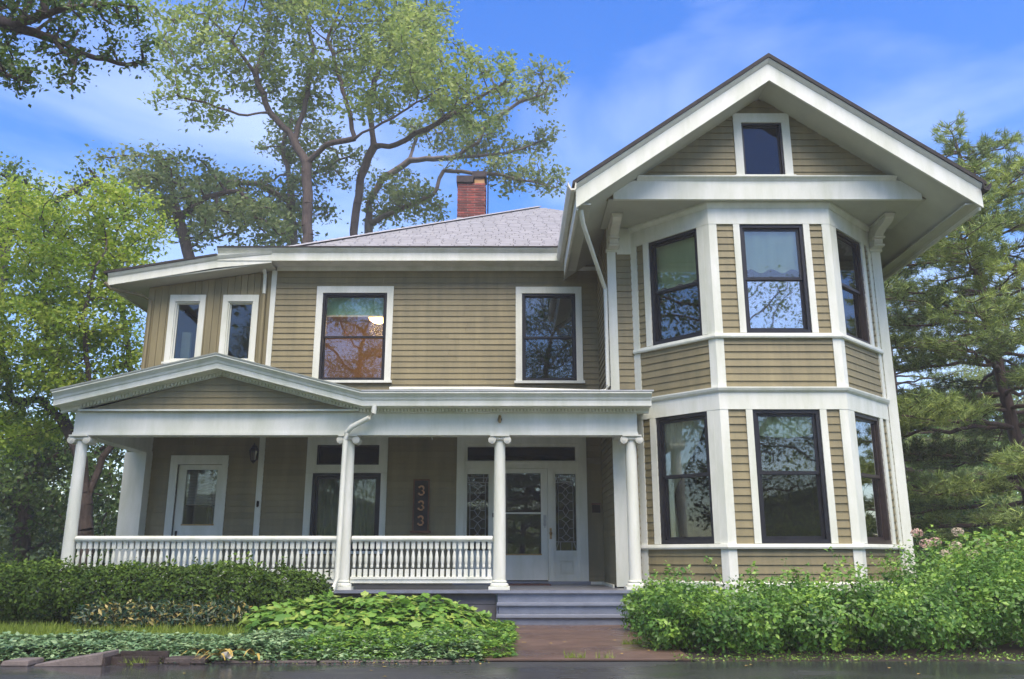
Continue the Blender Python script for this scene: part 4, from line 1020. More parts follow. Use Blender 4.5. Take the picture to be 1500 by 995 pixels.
def tree(name, label, lines, lobes, R0, leafmat_, bark, nattr, step, nleaf, lsize, seed, scat=0.3, shape='oval', tipmax=6, kill=1.6, infl=9, cat='tree', rmin=0.008, group=None):
    rng = np.random.default_rng(seed)
    att = lobes_points(lobes, nattr, rng)
    nodes, par = grow(lines, att, step, step * kill, step * infl, rng)
    n = len(nodes); tips = np.zeros(n); haschild = np.zeros(n, bool); haschild[par[par >= 0]] = True
    for i in range(n - 1, -1, -1):
        if not haschild[i]: tips[i] += 1
        if par[i] >= 0: tips[par[i]] += tips[i]
    rad = np.maximum(rmin, R0 * (tips / tips[0]) ** 0.52)
    e = np.where(par >= 0)[0]
    base = nodes[0].copy()
    root = empty(name, tuple(base)); tag(root, label, cat, group)
    ra = np.minimum(rad[par[e]], rad[e] * 1.35)
    tm = tubes_mesh('trunk', nodes[par[e]] - base, nodes[e] - base, ra, rad[e], bark)
    put('trunk', tm, tuple(base), root)
    src = np.where(tips <= tipmax)[0]
    w_ = 1.0 / np.maximum(tips[src], 1); pick = rng.choice(src, nleaf, p=w_ / w_.sum())
    P = nodes[pick] + rng.normal(0, scat, (nleaf, 3)) * np.array([1, 1, 0.7]) - base
    N = rng.normal(0, 0.6, (nleaf, 3)) + np.array([0, -0.35, 0.6])
    clump = rng.random(n)[pick] * 0.5 + rng.random(nleaf) * 0.5
    me = leaf_mesh('crown', P, N, lsize, leafmat_, shape, rng, tint=clump, spread=0.35)
    put('crown', me, tuple(base), root)
    return root

def copy_tree(root, loc, rz, label, sc=1.0):
    r = root.copy(); COL.objects.link(r); r.location = loc; r.rotation_euler = (0, 0, rz); r.scale = (sc, sc, sc); r['label'] = label; WL[r.name] = loc
    for ch_ in root.children:
        c_ = ch_.copy(); COL.objects.link(c_); c_.parent = r
    return r

def shrub(name, label, lobes, nleaf, lsize, mat, seed, shape='oval', cat='shrub', depth=0.3, upb=0.35, spread=0.5, group=None, zmin=0.02, stems=14, axis_up=0.0, wob=0.1, tintf=None, partname='foliage', shoots=0):
    rng = np.random.default_rng(seed)
    lob = np.array(lobes)
    area = lob[:, 3] * lob[:, 5] + lob[:, 3] * lob[:, 4] + lob[:, 4] * lob[:, 5]
    k = rng.choice(len(lob), nleaf * 3, p=area / area.sum())
    d = unit(rng.normal(0, 1, (nleaf * 3, 3)))
    ph = rng.uniform(0, 6.28, (3, 3))
    C, Rr = lob[k, :3], lob[k, 3:]
    Q = C + d * Rr
    wobv = 1 + wob * (np.sin(Q[:, 0] * 5.1 + ph[0, 0]) * np.sin(Q[:, 1] * 4.3 + ph[0, 1]) + 0.7 * np.sin(Q[:, 0] * 11 + ph[1, 0] + Q[:, 2] * 9) * np.sin(Q[:, 2] * 12 + ph[1, 1] + Q[:, 1] * 7))
    rr_ = (1 - depth * rng.random(nleaf * 3) ** 1.6) * wobv
    P = C + d * Rr * rr_[:, None]
    ok = P[:, 2] > zmin
    for j in range(len(lob)):       # nothing deep inside a neighbouring lobe
        q = (((P - lob[j, :3]) / lob[j, 3:]) ** 2).sum(1); ok &= ~((q < (1 - depth) ** 2) & (k != j))
    P, d, Rr = P[ok][:nleaf], d[ok][:nleaf], Rr[ok][:nleaf]
    if shoots:      # stray twigs standing out of the mass, leaves in pairs
        si = rng.choice(np.where(P[:, 2] > np.quantile(P[:, 2], 0.45))[0], shoots); add, addd, addr = [], [], []
        for s_ in si:
            dirn = unit((unit(d[s_:s_ + 1] / Rr[s_:s_ + 1]) * 0.5 + rng.normal(0, .35, (1, 3)) + np.array([[0, 0, .8]])))[0]; L_ = rng.uniform(.08, .26)
            for q_ in np.linspace(0, 1, int(6 + L_ * 40)): add.append(P[s_] + dirn * L_ * q_ + rng.normal(0, .014, 3)); addd.append(rng.normal(0, .5, 3) + [0, -.3, .6]); addr.append([1, 1, 1])
        P = np.concatenate([P, np.array(add)]); d = np.concatenate([d, np.array(addd)]); Rr = np.concatenate([Rr, np.array(addr)])
    N = unit(d / Rr) + np.array([0, 0, upb])
    base = np.array([lob[:, 0].mean(), lob[:, 1].mean(), 0.0])
    root = empty(name, tuple(base)); tag(root, label, cat, group)
    ax = None if not axis_up else rng.normal(0, 1, P.shape) + unit(d / Rr) * axis_up * 0.6 + np.array([0, 0, axis_up])
    t = None if tintf is None else tintf(P, rng)
    put(partname, leaf_mesh(partname, P - base, N, lsize, mat, shape, rng, axis=ax, spread=spread, tint=t), tuple(base), root)
    if stems:
        A, B = [], []
        for _ in range(stems):
            l_ = lob[rng.integers(len(lob))]; p0 = np.array([l_[0] + rng.normal(0, 0.1), l_[1] + rng.normal(0, 0.1), 0.0])
            dd_ = unit(rng.normal(0, 1, (1, 3)))[0]; dd_[2] = abs(dd_[2]) + 0.3
            p1 = l_[:3] + dd_ / np.linalg.norm(dd_) * l_[3:] * 0.8; mid = (p0 + p1) / 2 + rng.normal(0, 0.05, 3)
            A += [p0, mid]; B += [mid, p1]
        A, B = np.array(A) - base, np.array(B) - base
        put('stems', tubes_mesh('stems', A, B, np.full(len(A), 0.012), np.full(len(A), 0.008), 'stem', 5), tuple(base), root)['kind'] = 'stuff'
    return root

# ------------------------------------------------------------------ trees behind the house
Y1 = 30.0
def pp(u, v, Y, base=False):
    p = at(u, v, Y); return (p[0], p[1], 0.0 if base else p[2])
b1 = at(452, 350, Y1)
tree('shade_tree', 'tall forked shade tree with dark trunk, broadest crown above the main roof', [
    [(b1[0] + 0.1, Y1, 0), pp(452, 345, Y1), pp(450, 240, Y1), pp(425, 195, Y1 + .3), pp(395, 165, Y1 + .3), pp(375, 110, Y1), pp(340, 60, Y1 - .5), pp(300, 20, Y1 - 1)],
    [pp(450, 240, Y1), pp(478, 212, Y1 - .5), pp(520, 203, Y1 - 1), pp(560, 180, Y1 - 1.3), pp(610, 150, Y1 - 1.5), pp(648, 128, Y1 - 1.8)],
    [pp(395, 165, Y1), pp(350, 168, Y1 - 1), pp(300, 150, Y1 - 2), pp(260, 140, Y1 - 2.5)],
    [pp(520, 203, Y1 - 1), pp(500, 120, Y1 - .5), pp(480, 60, Y1), pp(500, 0, Y1 + .5)],
    [pp(425, 195, Y1), pp(450, 140, Y1 + 1), pp(460, 70, Y1 + 1.5), pp(440, -10, Y1 + 2)],
    [pp(375, 110, Y1), pp(390, 60, Y1 + 1), pp(400, 0, Y1 + 2)]],
    [pl(300, 70, Y1 - 1, 80, 65, 2.5), pl(390, 30, Y1, 100, 60, 3), pl(490, 40, Y1, 100, 60, 3), pl(590, 90, Y1 - 1, 75, 60, 2.5), pl(640, 135, Y1 - 1.6, 55, 35, 1.6), pl(280, 150, Y1 - 2, 65, 35, 1.8), pl(430, 115, Y1 + 1, 110, 50, 2.5), pl(560, 30, Y1, 90, 55, 3), pl(420, -70, Y1 + 1, 170, 70, 4), pl(240, 40, Y1 - 1, 45, 50, 2), pl(540, 150, Y1 - 1, 60, 30, 1.5)],
    0.2, 'lf_maple', 'bark', 1500, 0.42, 25000, 0.2, 21, scat=0.24, tipmax=3)
Y2 = 32.0
tree('shade_tree', 'slender dark-trunked tree leaning between the forked tree and the chimney', [
    [(pp(518, 340, Y2)[0] - .4, Y2, 0), pp(518, 340, Y2), pp(528, 260, Y2), pp(548, 215, Y2), pp(580, 212, Y2 - .5), pp(625, 190, Y2 - 1), pp(665, 160, Y2 - 1.5)],
    [pp(548, 215, Y2), pp(540, 150, Y2 + .5), pp(560, 90, Y2 + 1), pp(600, 40, Y2 + 1)],
    [pp(625, 190, Y2 - 1), pp(690, 150, Y2 - 1), pp(740, 120, Y2 - 1)]],
    [pl(600, 60, Y2 + 1, 70, 50, 2.5), pl(680, 130, Y2 - 1, 65, 45, 2), pl(735, 110, Y2 - 1, 40, 40, 1.8), pl(640, 100, Y2, 70, 40, 2), pl(690, 180, Y2 - 1, 50, 25, 1.5), pl(620, 10, Y2 + 1, 60, 35, 2)],
    0.17, 'lf_maple', 'bark', 560, 0.42, 7500, 0.2, 22, scat=0.24, tipmax=3)
Y3 = 38.0
tree('shade_tree', 'pale grey-barked tree whose long limb arches behind the chimney', [
    [(pp(540, 345, Y3)[0], Y3, 0), pp(540, 345, Y3), pp(540, 300, Y3), pp(560, 262, Y3), pp(600, 235, Y3), pp(660, 232, Y3 - 1), pp(700, 210, Y3 - 1.5), pp(715, 180, Y3 - 1.5), pp(760, 150, Y3 - 2), pp(800, 135, Y3 - 2)],
    [pp(545, 330, Y3 - .5), pp(590, 305, Y3 - 1), pp(635, 285, Y3 - 1.5), pp(650, 250, Y3 - 1.5), pp(680, 215, Y3 - 2)],
    [pp(650, 250, Y3 - 1.5), pp(720, 255, Y3 - 2), pp(770, 265, Y3 - 2.5), pp(815, 275, Y3 - 3)],
    [pp(660, 232, Y3 - 1), pp(740, 225, Y3 - 1), pp(800, 205, Y3 - 1)],
    [pp(600, 235, Y3), pp(610, 200, Y3 + 1), pp(650, 180, Y3 + 1)]],
    [pl(790, 130, Y3 - 2, 45, 40, 2), pl(800, 205, Y3 - 1, 42, 28, 1.5), pl(790, 262, Y3 - 2.5, 45, 28, 1.6), pl(720, 200, Y3 - 1, 50, 35, 2), pl(610, 300, Y3 - 1, 55, 35, 2), pl(640, 190, Y3 + 1, 70, 35, 2), pl(570, 290, Y3, 50, 40, 2), pl(740, 255, Y3 - 2, 40, 35, 1.5)],
    0.22, 'lf_pale', 'bark_pale', 620, 0.46, 8000, 0.22, 23, scat=0.26, tipmax=3)
Y4 = 36.0
tree('shade_tree', 'grey trunk with thin pale foliage half hidden behind the forked tree', [
    [(pp(428, 350, Y4)[0], Y4, 0), pp(428, 350, Y4), pp(425, 270, Y4), pp(415, 215, Y4), pp(430, 150, Y4)],
    [pp(425, 290, Y4), pp(380, 270, Y4 - 1), pp(330, 265, Y4 - 1.5)], [pp(425, 270, Y4), pp(470, 250, Y4), pp(510, 230, Y4)]],
    [pl(380, 290, Y4, 70, 45, 2.5), pl(320, 290, Y4, 60, 50, 2.5), pl(460, 290, Y4, 45, 45, 2), pl(430, 200, Y4, 70, 50, 2.5), pl(500, 240, Y4, 45, 40, 2), pl(400, 335, Y4, 80, 25, 2.5)],
    0.24, 'lf_pale', 'bark_pale', 520, 0.46, 8500, 0.22, 24, scat=0.26, tipmax=3)
# left background
Y5 = 31.0
tree('shade_tree', 'mid green tree behind the sun-room roof beside the forked tree', [
    [(pp(275, 380, Y5)[0], Y5, 0), pp(278, 380, Y5), pp(262, 320, Y5), pp(250, 270, Y5), pp(230, 230, Y5)],
    [pp(262, 320, Y5), pp(300, 290, Y5), pp(350, 280, Y5)]],
    [pl(250, 290, Y5, 70, 60, 3), pl(330, 310, Y5, 70, 50, 2.5), pl(230, 250, Y5, 45, 40, 2), pl(160, 270, Y5, 45, 40, 2), pl(300, 260, Y5, 50, 30, 2), pl(390, 325, Y5, 50, 35, 2)],
    0.22, 'lf_pale', 'bark', 520, 0.46, 6500, 0.2, 25, scat=0.26, tipmax=3)
Y6 = 19.5
def lim(*pts): return [pp(u, v, Y6 + dy_) for u, v, dy_ in pts]
tree('shade_tree', 'broad yellow-green tree with dark low limbs beside the porch end', [
    [(pp(128, 830, Y6)[0], Y6, 0), pp(125, 740, Y6), pp(118, 670, Y6), pp(95, 620, Y6 + .4), pp(60, 585, Y6 + .8), pp(20, 590, Y6 + 1), pp(-40, 560, Y6 + 1)],
    [pp(125, 740, Y6), pp(150, 670, Y6 + .3), pp(175, 640, Y6 + .5), pp(195, 560, Y6 + .8), pp(180, 460, Y6 + 1), pp(165, 380, Y6 + 1)],
    [pp(95, 620, Y6 + .4), pp(75, 520, Y6 + .6), pp(60, 440, Y6 + .8), pp(90, 350, Y6 + 1)],
    [pp(118, 670, Y6), pp(130, 560, Y6 - .5), pp(120, 470, Y6 - .7), pp(140, 390, Y6 - .8)],
    [pp(20, 590, Y6 + 1), pp(0, 500, Y6 + .5), pp(-30, 430, Y6)]],
    [pl(150, 330, Y6 + .5, 70, 75, 1.4), pl(75, 380, Y6 + .4, 80, 80, 1.5), pl(190, 400, Y6 + .5, 55, 70, 1.2), pl(40, 490, Y6, 85, 80, 1.5), pl(140, 490, Y6 + .2, 80, 75, 1.5), pl(-40, 430, Y6, 70, 90, 1.5), pl(190, 570, Y6 + .8, 45, 50, 1), pl(20, 640, Y6 + .4, 60, 40, 1.2), pl(90, 560, Y6 - .3, 80, 40, 1.2), pl(215, 330, Y6 + .8, 35, 45, .8), pl(20, 320, Y6 + 1, 50, 60, 1.2), pl(-60, 560, Y6, 60, 70, 1.2)],
    0.17, 'lf_yellow', 'bark', 1200, 0.27, 46000, 0.11, 26, scat=0.22)
Y7 = 25.0
tree('shade_tree', 'dark green tree deep in the shade behind the outermost porch column', [
    [(pp(30, 840, Y7)[0], Y7, 0), pp(35, 760, Y7), pp(40, 690, Y7), pp(70, 640, Y7)], [pp(35, 760, Y7), pp(0, 700, Y7), pp(-30, 650, Y7)], [pp(40, 690, Y7), pp(110, 660, Y7), pp(160, 700, Y7)]],
    [pl(40, 720, Y7, 90, 70, 2), pl(150, 720, Y7, 55, 80, 2), pl(-40, 690, Y7, 70, 90, 2), pl(170, 650, Y7 + 1, 60, 50, 2), pl(60, 640, Y7, 100, 50, 2), pl(20, 800, Y7, 90, 40, 2), pl(150, 790, Y7 + 1, 70, 40, 2)],
    0.24, 'lf_dark', 'bark', 560, 0.4, 17000, 0.16, 27, scat=0.28)
Y8 = 27.0
tree('shade_tree', 'dark treetop showing above the yellow-green tree', [
    [(pp(20, 840, Y8)[0] - 1.5, Y8, 0), pp(-20, 500, Y8), pp(10, 330, Y8), pp(20, 260, Y8)], [pp(10, 330, Y8), pp(90, 290, Y8), pp(140, 260, Y8), pp(190, 320, Y8 + 1)]],
    [pl(25, 290, Y8, 50, 45, 2), pl(-30, 350, Y8, 70, 70, 2.5), pl(140, 270, Y8, 40, 30, 1.5), pl(60, 350, Y8 + 1, 60, 50, 2)],
    0.26, 'lf_dark', 'bark', 300, 0.42, 5200, 0.16, 28, scat=0.28)
# near tree outside the frame whose boughs hang into the top left corner
Y9 = 15.0
tree('shade_tree', 'dark leafy bough of a nearer tree hanging high in front of the yellow-green tree', [
    [(-12.5, Y9 + 0.5, 0), (-12.0, Y9 + .4, 4), (-11.3, Y9 + .2, 7.2), pp(-60, 20, Y9), pp(20, 38, Y9), pp(80, 58, Y9), pp(140, 85, Y9), pp(185, 95, Y9), pp(210, 90, Y9)],
    [pp(20, 38, Y9), pp(70, 20, Y9 - .4), pp(130, 5, Y9 - .6), pp(200, 10, Y9 - .8)], [pp(-60, 20, Y9), pp(-30, 80, Y9 - .4), pp(10, 110, Y9 - .5), pp(40, 120, Y9 - .5)],
    [pp(80, 58, Y9), pp(110, 95, Y9 - .2), pp(105, 125, Y9 - .2)], [(-11.3, Y9 + .2, 7.2), (-12, Y9, 10), (-11, Y9 - 1, 12)]],
    [pl(60, 20, Y9 - .3, 90, 40, .9), pl(160, 20, Y9 - .6, 60, 35, .8), pl(110, 85, Y9, 60, 28, .6), pl(10, 95, Y9 - .4, 60, 40, .8), pl(195, 90, Y9, 30, 28, .5), pl(105, 120, Y9 - .2, 22, 18, .4), pl(-60, 40, Y9, 80, 80, 1.5), pl(30, -60, Y9, 160, 60, 1.6), pl(215, 50, Y9 - .5, 22, 30, .5)],
    0.22, 'lf_dark', 'bark', 900, 0.24, 11500, 0.11, 29, scat=0.13)

# ------------------------------------------------------------------ pine on the right
def pine(label, base, line, H, seed, leafn, limb_len, z0):
    rng = np.random.default_rng(seed)
    root = empty('pine_tree', base); tag(root, label, 'pine tree')
    pts = [np.array(p, float) for p in line]; zs = np.array([p[2] for p in pts])
    def trunk(z): return np.array([np.interp(z, zs, [p[i] for p in pts]) for i in range(3)])
    A, B, ra, rb = [], [], [], []
    def seg(a, b, r0, r1): A.append(a); B.append(b); ra.append(r0); rb.append(r1)
    zz = np.linspace(0, H, 40); rt = lambda z: 0.17 * (1 - z / H) ** 0.8 + 0.02
    for a, b in zip(zz, zz[1:]): seg(trunk(a), trunk(b), rt(a), rt(b))
    T, D_, TI = [], [], []
    z = z0
    while z < H - 0.2:
        f_ = 1 - z / H; n = rng.integers(4, 6); a0 = rng.uniform(0, 6.28); L0 = limb_len * (0.22 + 0.9 * f_ ** 0.7) * rng.uniform(0.75, 1.15)
        for k in range(n):
            a = a0 + k * 6.283 / n + rng.normal(0, 0.25); L = L0 * rng.uniform(0.7, 1.15); p = trunk(z + rng.normal(0, 0.1)); h = np.array([math.cos(a), math.sin(a), 0])
            ns = max(5, int(L / 0.28)); prev = p; tone = rng.normal(0.5, 0.2)
            for s in range(1, ns + 1):
                t = s / ns; q = p + h * L * t + np.array([0, 0, L * (0.14 * t - 0.30 * t * t + 0.20 * t ** 3 + 0.10 * f_ * -t)]) + rng.normal(0, 0.03, 3)
                seg(prev, q, 0.045 * (1 - t) * (0.4 + f_) + 0.012, 0.045 * (1 - t - 1 / ns) * (0.4 + f_) + 0.010)
                if t > 0.28:
                    for sd in (-1, 1):
                        if rng.random() < 0.12: continue
                        sid = np.array([-h[1], h[0], 0]) * sd; tw = (0.25 + 0.55 * (1 - abs(t - 0.6))) * L * 0.34 * rng.uniform(0.6, 1.2)
                        dv = h * 0.65 + sid * 0.8 + np.array([0, 0, rng.uniform(0.02, 0.25)]); dv /= np.linalg.norm(dv)
                        e = q + dv * tw; seg(q, e, 0.011, 0.005)
                        m = max(2, int(tw / 0.13))
                        for w_ in range(m):
                            c_ = q + dv * tw * (w_ + 1) / m + rng.normal(0, 0.05, 3); T.append(c_); D_.append(dv + np.array([0, 0, 0.35])); TI.append(tone)
                prev = q
            T.append(prev); D_.append(h + np.array([0, 0, 0.4])); TI.append(tone)
        z += rng.uniform(0.38, 0.52) * (0.6 + 0.6 * f_)
    A, B = np.array(A), np.array(B); bb = np.array(base)
    put('trunk', tubes_mesh('trunk', A - bb, B - bb, np.maximum(np.array(ra), .004), np.maximum(np.array(rb), .004), 'bark_pine', 7), base, root)
    T, D_, TI = np.array(T), unit(np.array(D_)), np.array(TI)
    k = leafn; P = np.repeat(T, k, 0) + rng.normal(0, 0.03, (len(T) * k, 3)); ax = np.repeat(D_, k, 0) + rng.normal(0, 0.55, (len(T) * k, 3))
    tn = np.clip(np.repeat(TI, k) + rng.normal(0, 0.2, len(P)), 0, 1)
    put('crown', leaf_mesh('crown', P - bb, rng.normal(0, 1, P.shape), 0.155, 'lf_pine', 'needle', rng, axis=ax, tint=tn, spread=0.1), base, root)
    return root
YP = 19.0
tp = [at(1500, 690, YP), at(1468, 560, YP), at(1440, 430, YP), at(1418, 310, YP), at(1408, 235, YP)]
slope = (tp[0][0] - tp[1][0]) / (tp[0][2] - tp[1][2])
pbase = (tp[0][0] - slope * tp[0][2], YP, 0.0)
pine('large white pine with leaning reddish trunk beyond the bay', pbase, [pbase] + tp + [(tp[-1][0] - .1, YP, tp[-1][2] + .8)], tp[-1][2] + .6, 31, 44, 4.9, 1.7)
YQ = 33.0
qb = pp(1330, 800, YQ, True)
pine('darker pine standing farther back behind the corner of the bay', qb, [qb, (qb[0] + .2, YQ, 8), (qb[0] + .1, YQ, 13.5)], 13.0, 33, 16, 5.0, 1.5)
for u, v0, Yt, wd, seed, lab, mt in ((1390, 640, 38, 70, 41, 'light green deciduous tree glimpsed behind the pine trunk', 'lf_bright'), (1470, 590, 42, 80, 42, 'tall pale green tree far behind the pine', 'lf_pale'), (1375, 740, 26, 38, 43, 'dark evergreen bush below the pine boughs', 'lf_dark')):
    bs_ = pp(u, 800, Yt, True)
    tree('deciduous_tree' if mt != 'lf_dark' else 'evergreen_tree', lab, [[bs_, pp(u, 740, Yt), pp(u + 4, v0, Yt)], [pp(u, 740, Yt), pp(u - 40, v0 + 20, Yt)], [pp(u, 720, Yt), pp(u + 45, v0 + 10, Yt)]],
         [pl(u, v0, Yt, wd, 70 if mt != 'lf_dark' else 40, 3), pl(u - 40, v0 + 60, Yt, wd * .8, 60 if mt != 'lf_dark' else 40, 2.5), pl(u + 50, v0 + 60, Yt, wd * .8, 60 if mt != 'lf_dark' else 40, 2.5), pl(u, v0 + 120, Yt, wd * 1.2, 50 if mt != 'lf_dark' else 30, 2.5)],
         0.2, mt, 'bark', 420, 0.5, 11000, 0.22 if mt != 'lf_dark' else 0.14, seed, scat=0.35)

# ------------------------------------------------------------------ planting in front of the house
rs = np.random.default_rng(5)
hl = []
for x in np.arange(-9.6, -2.7, 0.42):
    hl.append((x + rs.normal(0, .05), 12.75 + rs.normal(0, .06), 0.42, 0.42, 0.62, 0.46 + rs.normal(0, .025) + (0.06 if x < -6.3 else 0)))
hl[-1] = (-2.95, 12.75, 0.34, 0.36, 0.5, 0.42)
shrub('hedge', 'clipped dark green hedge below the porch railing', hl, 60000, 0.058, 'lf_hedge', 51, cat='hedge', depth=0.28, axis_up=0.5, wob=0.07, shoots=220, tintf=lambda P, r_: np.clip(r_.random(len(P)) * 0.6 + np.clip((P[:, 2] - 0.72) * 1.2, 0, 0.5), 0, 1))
for (x0, x1, zt, sd, lab) in ((-5.65, -4.75, 0.36, 52, 'low shrub with yellowed leaf tips before the hedge, farther from the steps'), (-4.85, -3.45, 0.37, 53, 'low dark shrub with yellowed leaf tips before the hedge, nearer the steps')):
    lb = [(x, 11.75 + rs.normal(0, .05), zt * 0.42, 0.30, 0.36, zt * 0.62 + rs.normal(0, .02)) for x in np.arange(x0 + .2, x1, 0.26)]
    shrub('shrub', lab, lb, 2300 if sd == 52 else 3300, 0.085, 'lf_pieris', sd, depth=0.4, axis_up=0.8, shape='narrow', wob=0.12, group='yellow-tipped shrubs before the hedge')
# bright lobed-leaf clump
lob = [(-2.95, 11.5, 0.13, 0.5, 0.55, 0.24), (-2.4, 11.35, 0.17, 0.6, 0.65, 0.30), (-1.75, 11.35, 0.18, 0.6, 0.65, 0.30), (-1.15, 11.45, 0.18, 0.55, 0.65, 0.28), (-0.7, 11.5, 0.12, 0.45, 0.55, 0.22), (-1.6, 10.9, 0.08, 0.9, 0.45, 0.2), (-2.6, 10.9, 0.08, 0.7, 0.4, 0.2)]
clump = shrub('leafy_plant', 'bright green broad-leaved plants spreading before the porch skirt', lob, 3600, 0.115, 'lf_bright', 54, shape='lobed', cat='plant', depth=0.35, upb=0.9, spread=0.35, wob=0.12, stems=30)
# large single leaves on top of the clump
sv, sf_ = LEAF_SHAPES['lobed']
lm = bpy.data.meshes.new('leaf'); lm.from_pydata([tuple(0.105 * c_ for c_ in p) for p in sv], [], sf_); lm.materials.append(M['lf_bright'])
at_ = lm.attributes.new('tint', 'FLOAT', 'POINT'); at_.data.foreach_set('value', np.full(9, 0.62, np.float32))
lm2 = lm.copy(); lm2.attributes['tint'].data.foreach_set('value', np.full(9, 0.95, np.float32))
for i in range(280):
    l_ = lob[rs.integers(7)]; a = rs.uniform(0, 6.28); c_ = math.sqrt(rs.random()) * 0.95
    p = (l_[0] + l_[3] * c_ * math.cos(a), l_[1] + l_[4] * c_ * math.sin(a), l_[2] + l_[5] * math.sqrt(max(0, 1 - c_ * c_)) + 0.02)
    o = put('leaf', lm if rs.random() < 0.7 else lm2, p, clump)
    o.rotation_euler = (rs.normal(0.25, 0.35), rs.normal(0, 0.35), rs.uniform(0, 6.28)); s_ = rs.uniform(0.7, 1.25); o.scale = (s_, s_, s_)

# ground cover, whorl by whorl
def cover(name, label_kind, n, x0, x1, ylo, yhi, hgt, size, mat, seed, shape='oval', k=7):
    rng = np.random.default_rng(seed)
    x = rng.uniform(x0, x1, n); y0 = np.array([ylo(a) for a in x]); y1 = np.array([yhi(a) for a in x]); y = y0 + (y1 - y0) * rng.random(n); ok = y1 > y0 + 0.02; x, y, y0, y1 = x[ok], y[ok], y0[ok], y1[ok]
    edge = np.clip(np.minimum(y - y0, y1 - y) / 0.25, 0.25, 1)
    h = hgt * edge * (0.75 + 0.25 * np.sin(x * 3.1) * np.sin(y * 4.7 + 1)) * rng.uniform(0.7, 1.1, len(x))
    a = rng.uniform(0, 6.28, (len(x), k)) * 0.25 + np.arange(k)[None] * 6.283 / k
    ax = np.stack([np.cos(a), np.sin(a), rng.uniform(-0.25, 0.45, a.shape)], 2).reshape(-1, 3)
    P = np.repeat(np.stack([x, y, h], 1), k, 0) + rng.normal(0, 0.008, (len(x) * k, 3)); P[:, 2] = np.maximum(P[:, 2] * rng.uniform(0.75, 1.0, len(P)), 0.02)
    N = np.tile(np.array([[0, 0, 1.0]]), (len(P), 1))
    t = np.clip(np.repeat(rng.random(len(x)), k) * 0.6 + rng.random(len(P)) * 0.4, 0, 1)
    o = put(name, leaf_mesh(name, P, N, size, mat, shape, rng, axis=ax, tint=t, spread=0.25), (0, 0, 0)); tag(o, *label_kind, kind='stuff'); return o
edge_y = lambda x: 8.58 + (x + 3.5) * 0.035
ylo = lambda x: edge_y(x) + (0.06 if x < -2.9 else -0.03) + (0.0 if x < -0.6 else (x + 0.6) ** 2 * 0.6)
yhi = lambda x: (10.35 if x < -3.0 else 10.7) if x < -0.9 else 10.7 + (x + 0.9) * 1.2
cover('ground_cover', ('low dark blue-green ground cover between the drive kerb and the grass', 'ground cover'), 9500, -9.5, -0.3, ylo, yhi, 0.17, 0.062, 'lf_pachy', 61)
cover('ground_cover', ('ground cover with light new leaves where it meets the entrance walk', 'ground cover'), 2300, -2.2, 0.02, lambda x: ylo(x) + 0.05, lambda x: 12.2 if x > -1 else 10.9, 0.2, 0.06, 'lf_euon', 62)
def grass(name, lab, n, x0, x1, y0, y1, L, seed, mat='lf_grass', patches=None):
    rng = np.random.default_rng(seed)
    P = np.stack([rng.uniform(x0, x1, n), rng.uniform(y0, y1, n), np.zeros(n)], 1)
    ax = rng.normal(0, 0.38, (n, 3)) + np.array([0, 0, 1.0]); nn_ = rng.normal(0, 1, (n, 3)) * np.array([1, 1, 0.1])
    A = unit(ax); N = unit(nn_ - (nn_ * A).sum(1, keepdims=True) * A)
    o = put(name, leaf_mesh(name, P, N, L, mat, 'blade', rng, axis=A, spread=0.05), (0, 0, 0)); tag(o, lab, 'grass', kind='stuff'); return o
grass('grass', 'strip of yellow-green grass between the hedge and the ground cover', 21000, -9.5, -3.1, 10.3, 11.9, 0.14, 63)
for i, (x, y, n_) in enumerate(((0.62, 8.86, 90), (0.92, 8.86, 50), (-0.2, 9.0, 60), (1.35, 10.2, 160), (-4.95, 8.42, 120), (-3.5, 8.4, 70))):
    grass('grass_tuft', ('little grass tuft growing from a crack in the paving or kerb'), n_, x - 0.1, x + 0.1, y - 0.04, y + 0.04, 0.075, 70 + i)['group'] = 'grass tufts in the cracks'

def litter(label, n, x0, x1, y0, y1, seed, mat='lf_bright', sz=0.03):
    rng = np.random.default_rng(seed); P = np.stack([rng.uniform(x0, x1, n), y0 + (y1 - y0) * rng.random(n) ** 1.4, np.full(n, 0.012)], 1)
    tag(put('leaf_litter', leaf_mesh('leaf_litter', P, np.tile(np.array([[0, 0, 1.0]]), (n, 1)), sz, mat, 'oval', rng, spread=0.5), (0, 0, 0)), label, 'litter', kind='stuff')
litter('low weeds and litter along the edge of the shrubs', 1500, 1.6, 7.5, 8.72, 9.3, 120)
litter('yellowed litter in front of the ground cover', 900, -6, -0.2, 8.42, 8.75, 121, 'lf_pieris')
# shrubs right of the steps
def patchy(P, r_):      # leaf tint in clumps, the dark ones painted in as shaded gaps
    q = np.sin(P[:, 0] * 6.3 + 1) * np.sin(P[:, 2] * 8.1 + P[:, 1] * 3.7) + 0.6 * np.sin(P[:, 0] * 13.7 + P[:, 2] * 15.1)
    return np.clip(0.42 + 0.2 * q + 0.45 * (r_.random(len(P)) - 0.5) + 0.25 * (P[:, 2] - 0.4), 0, 1)
rl = [(1.75, 10.0, 0.2, 0.45, 0.75, 0.34), (2.15, 9.9, 0.27, 0.55, 0.95, 0.40), (2.7, 10.0, 0.27, 0.55, 1.0, 0.36), (2.15, 11.6, 0.3, 0.5, 0.7, 0.42), (1.8, 12.1, 0.26, 0.35, 0.5, 0.38)]
shrub('shrub', 'bright green leafy shrub spilling beside the front steps', rl, 17000, 0.054, 'lf_euon', 81, depth=0.55, axis_up=0.4, wob=0.34, shoots=150, tintf=patchy)
rl = [(3.15, 9.9, 0.30, 0.55, 0.95, 0.40), (3.75, 9.9, 0.33, 0.55, 1.0, 0.46), (4.25, 10.0, 0.28, 0.5, 1.0, 0.38), (3.5, 11.4, 0.33, 0.7, 0.8, 0.38)]
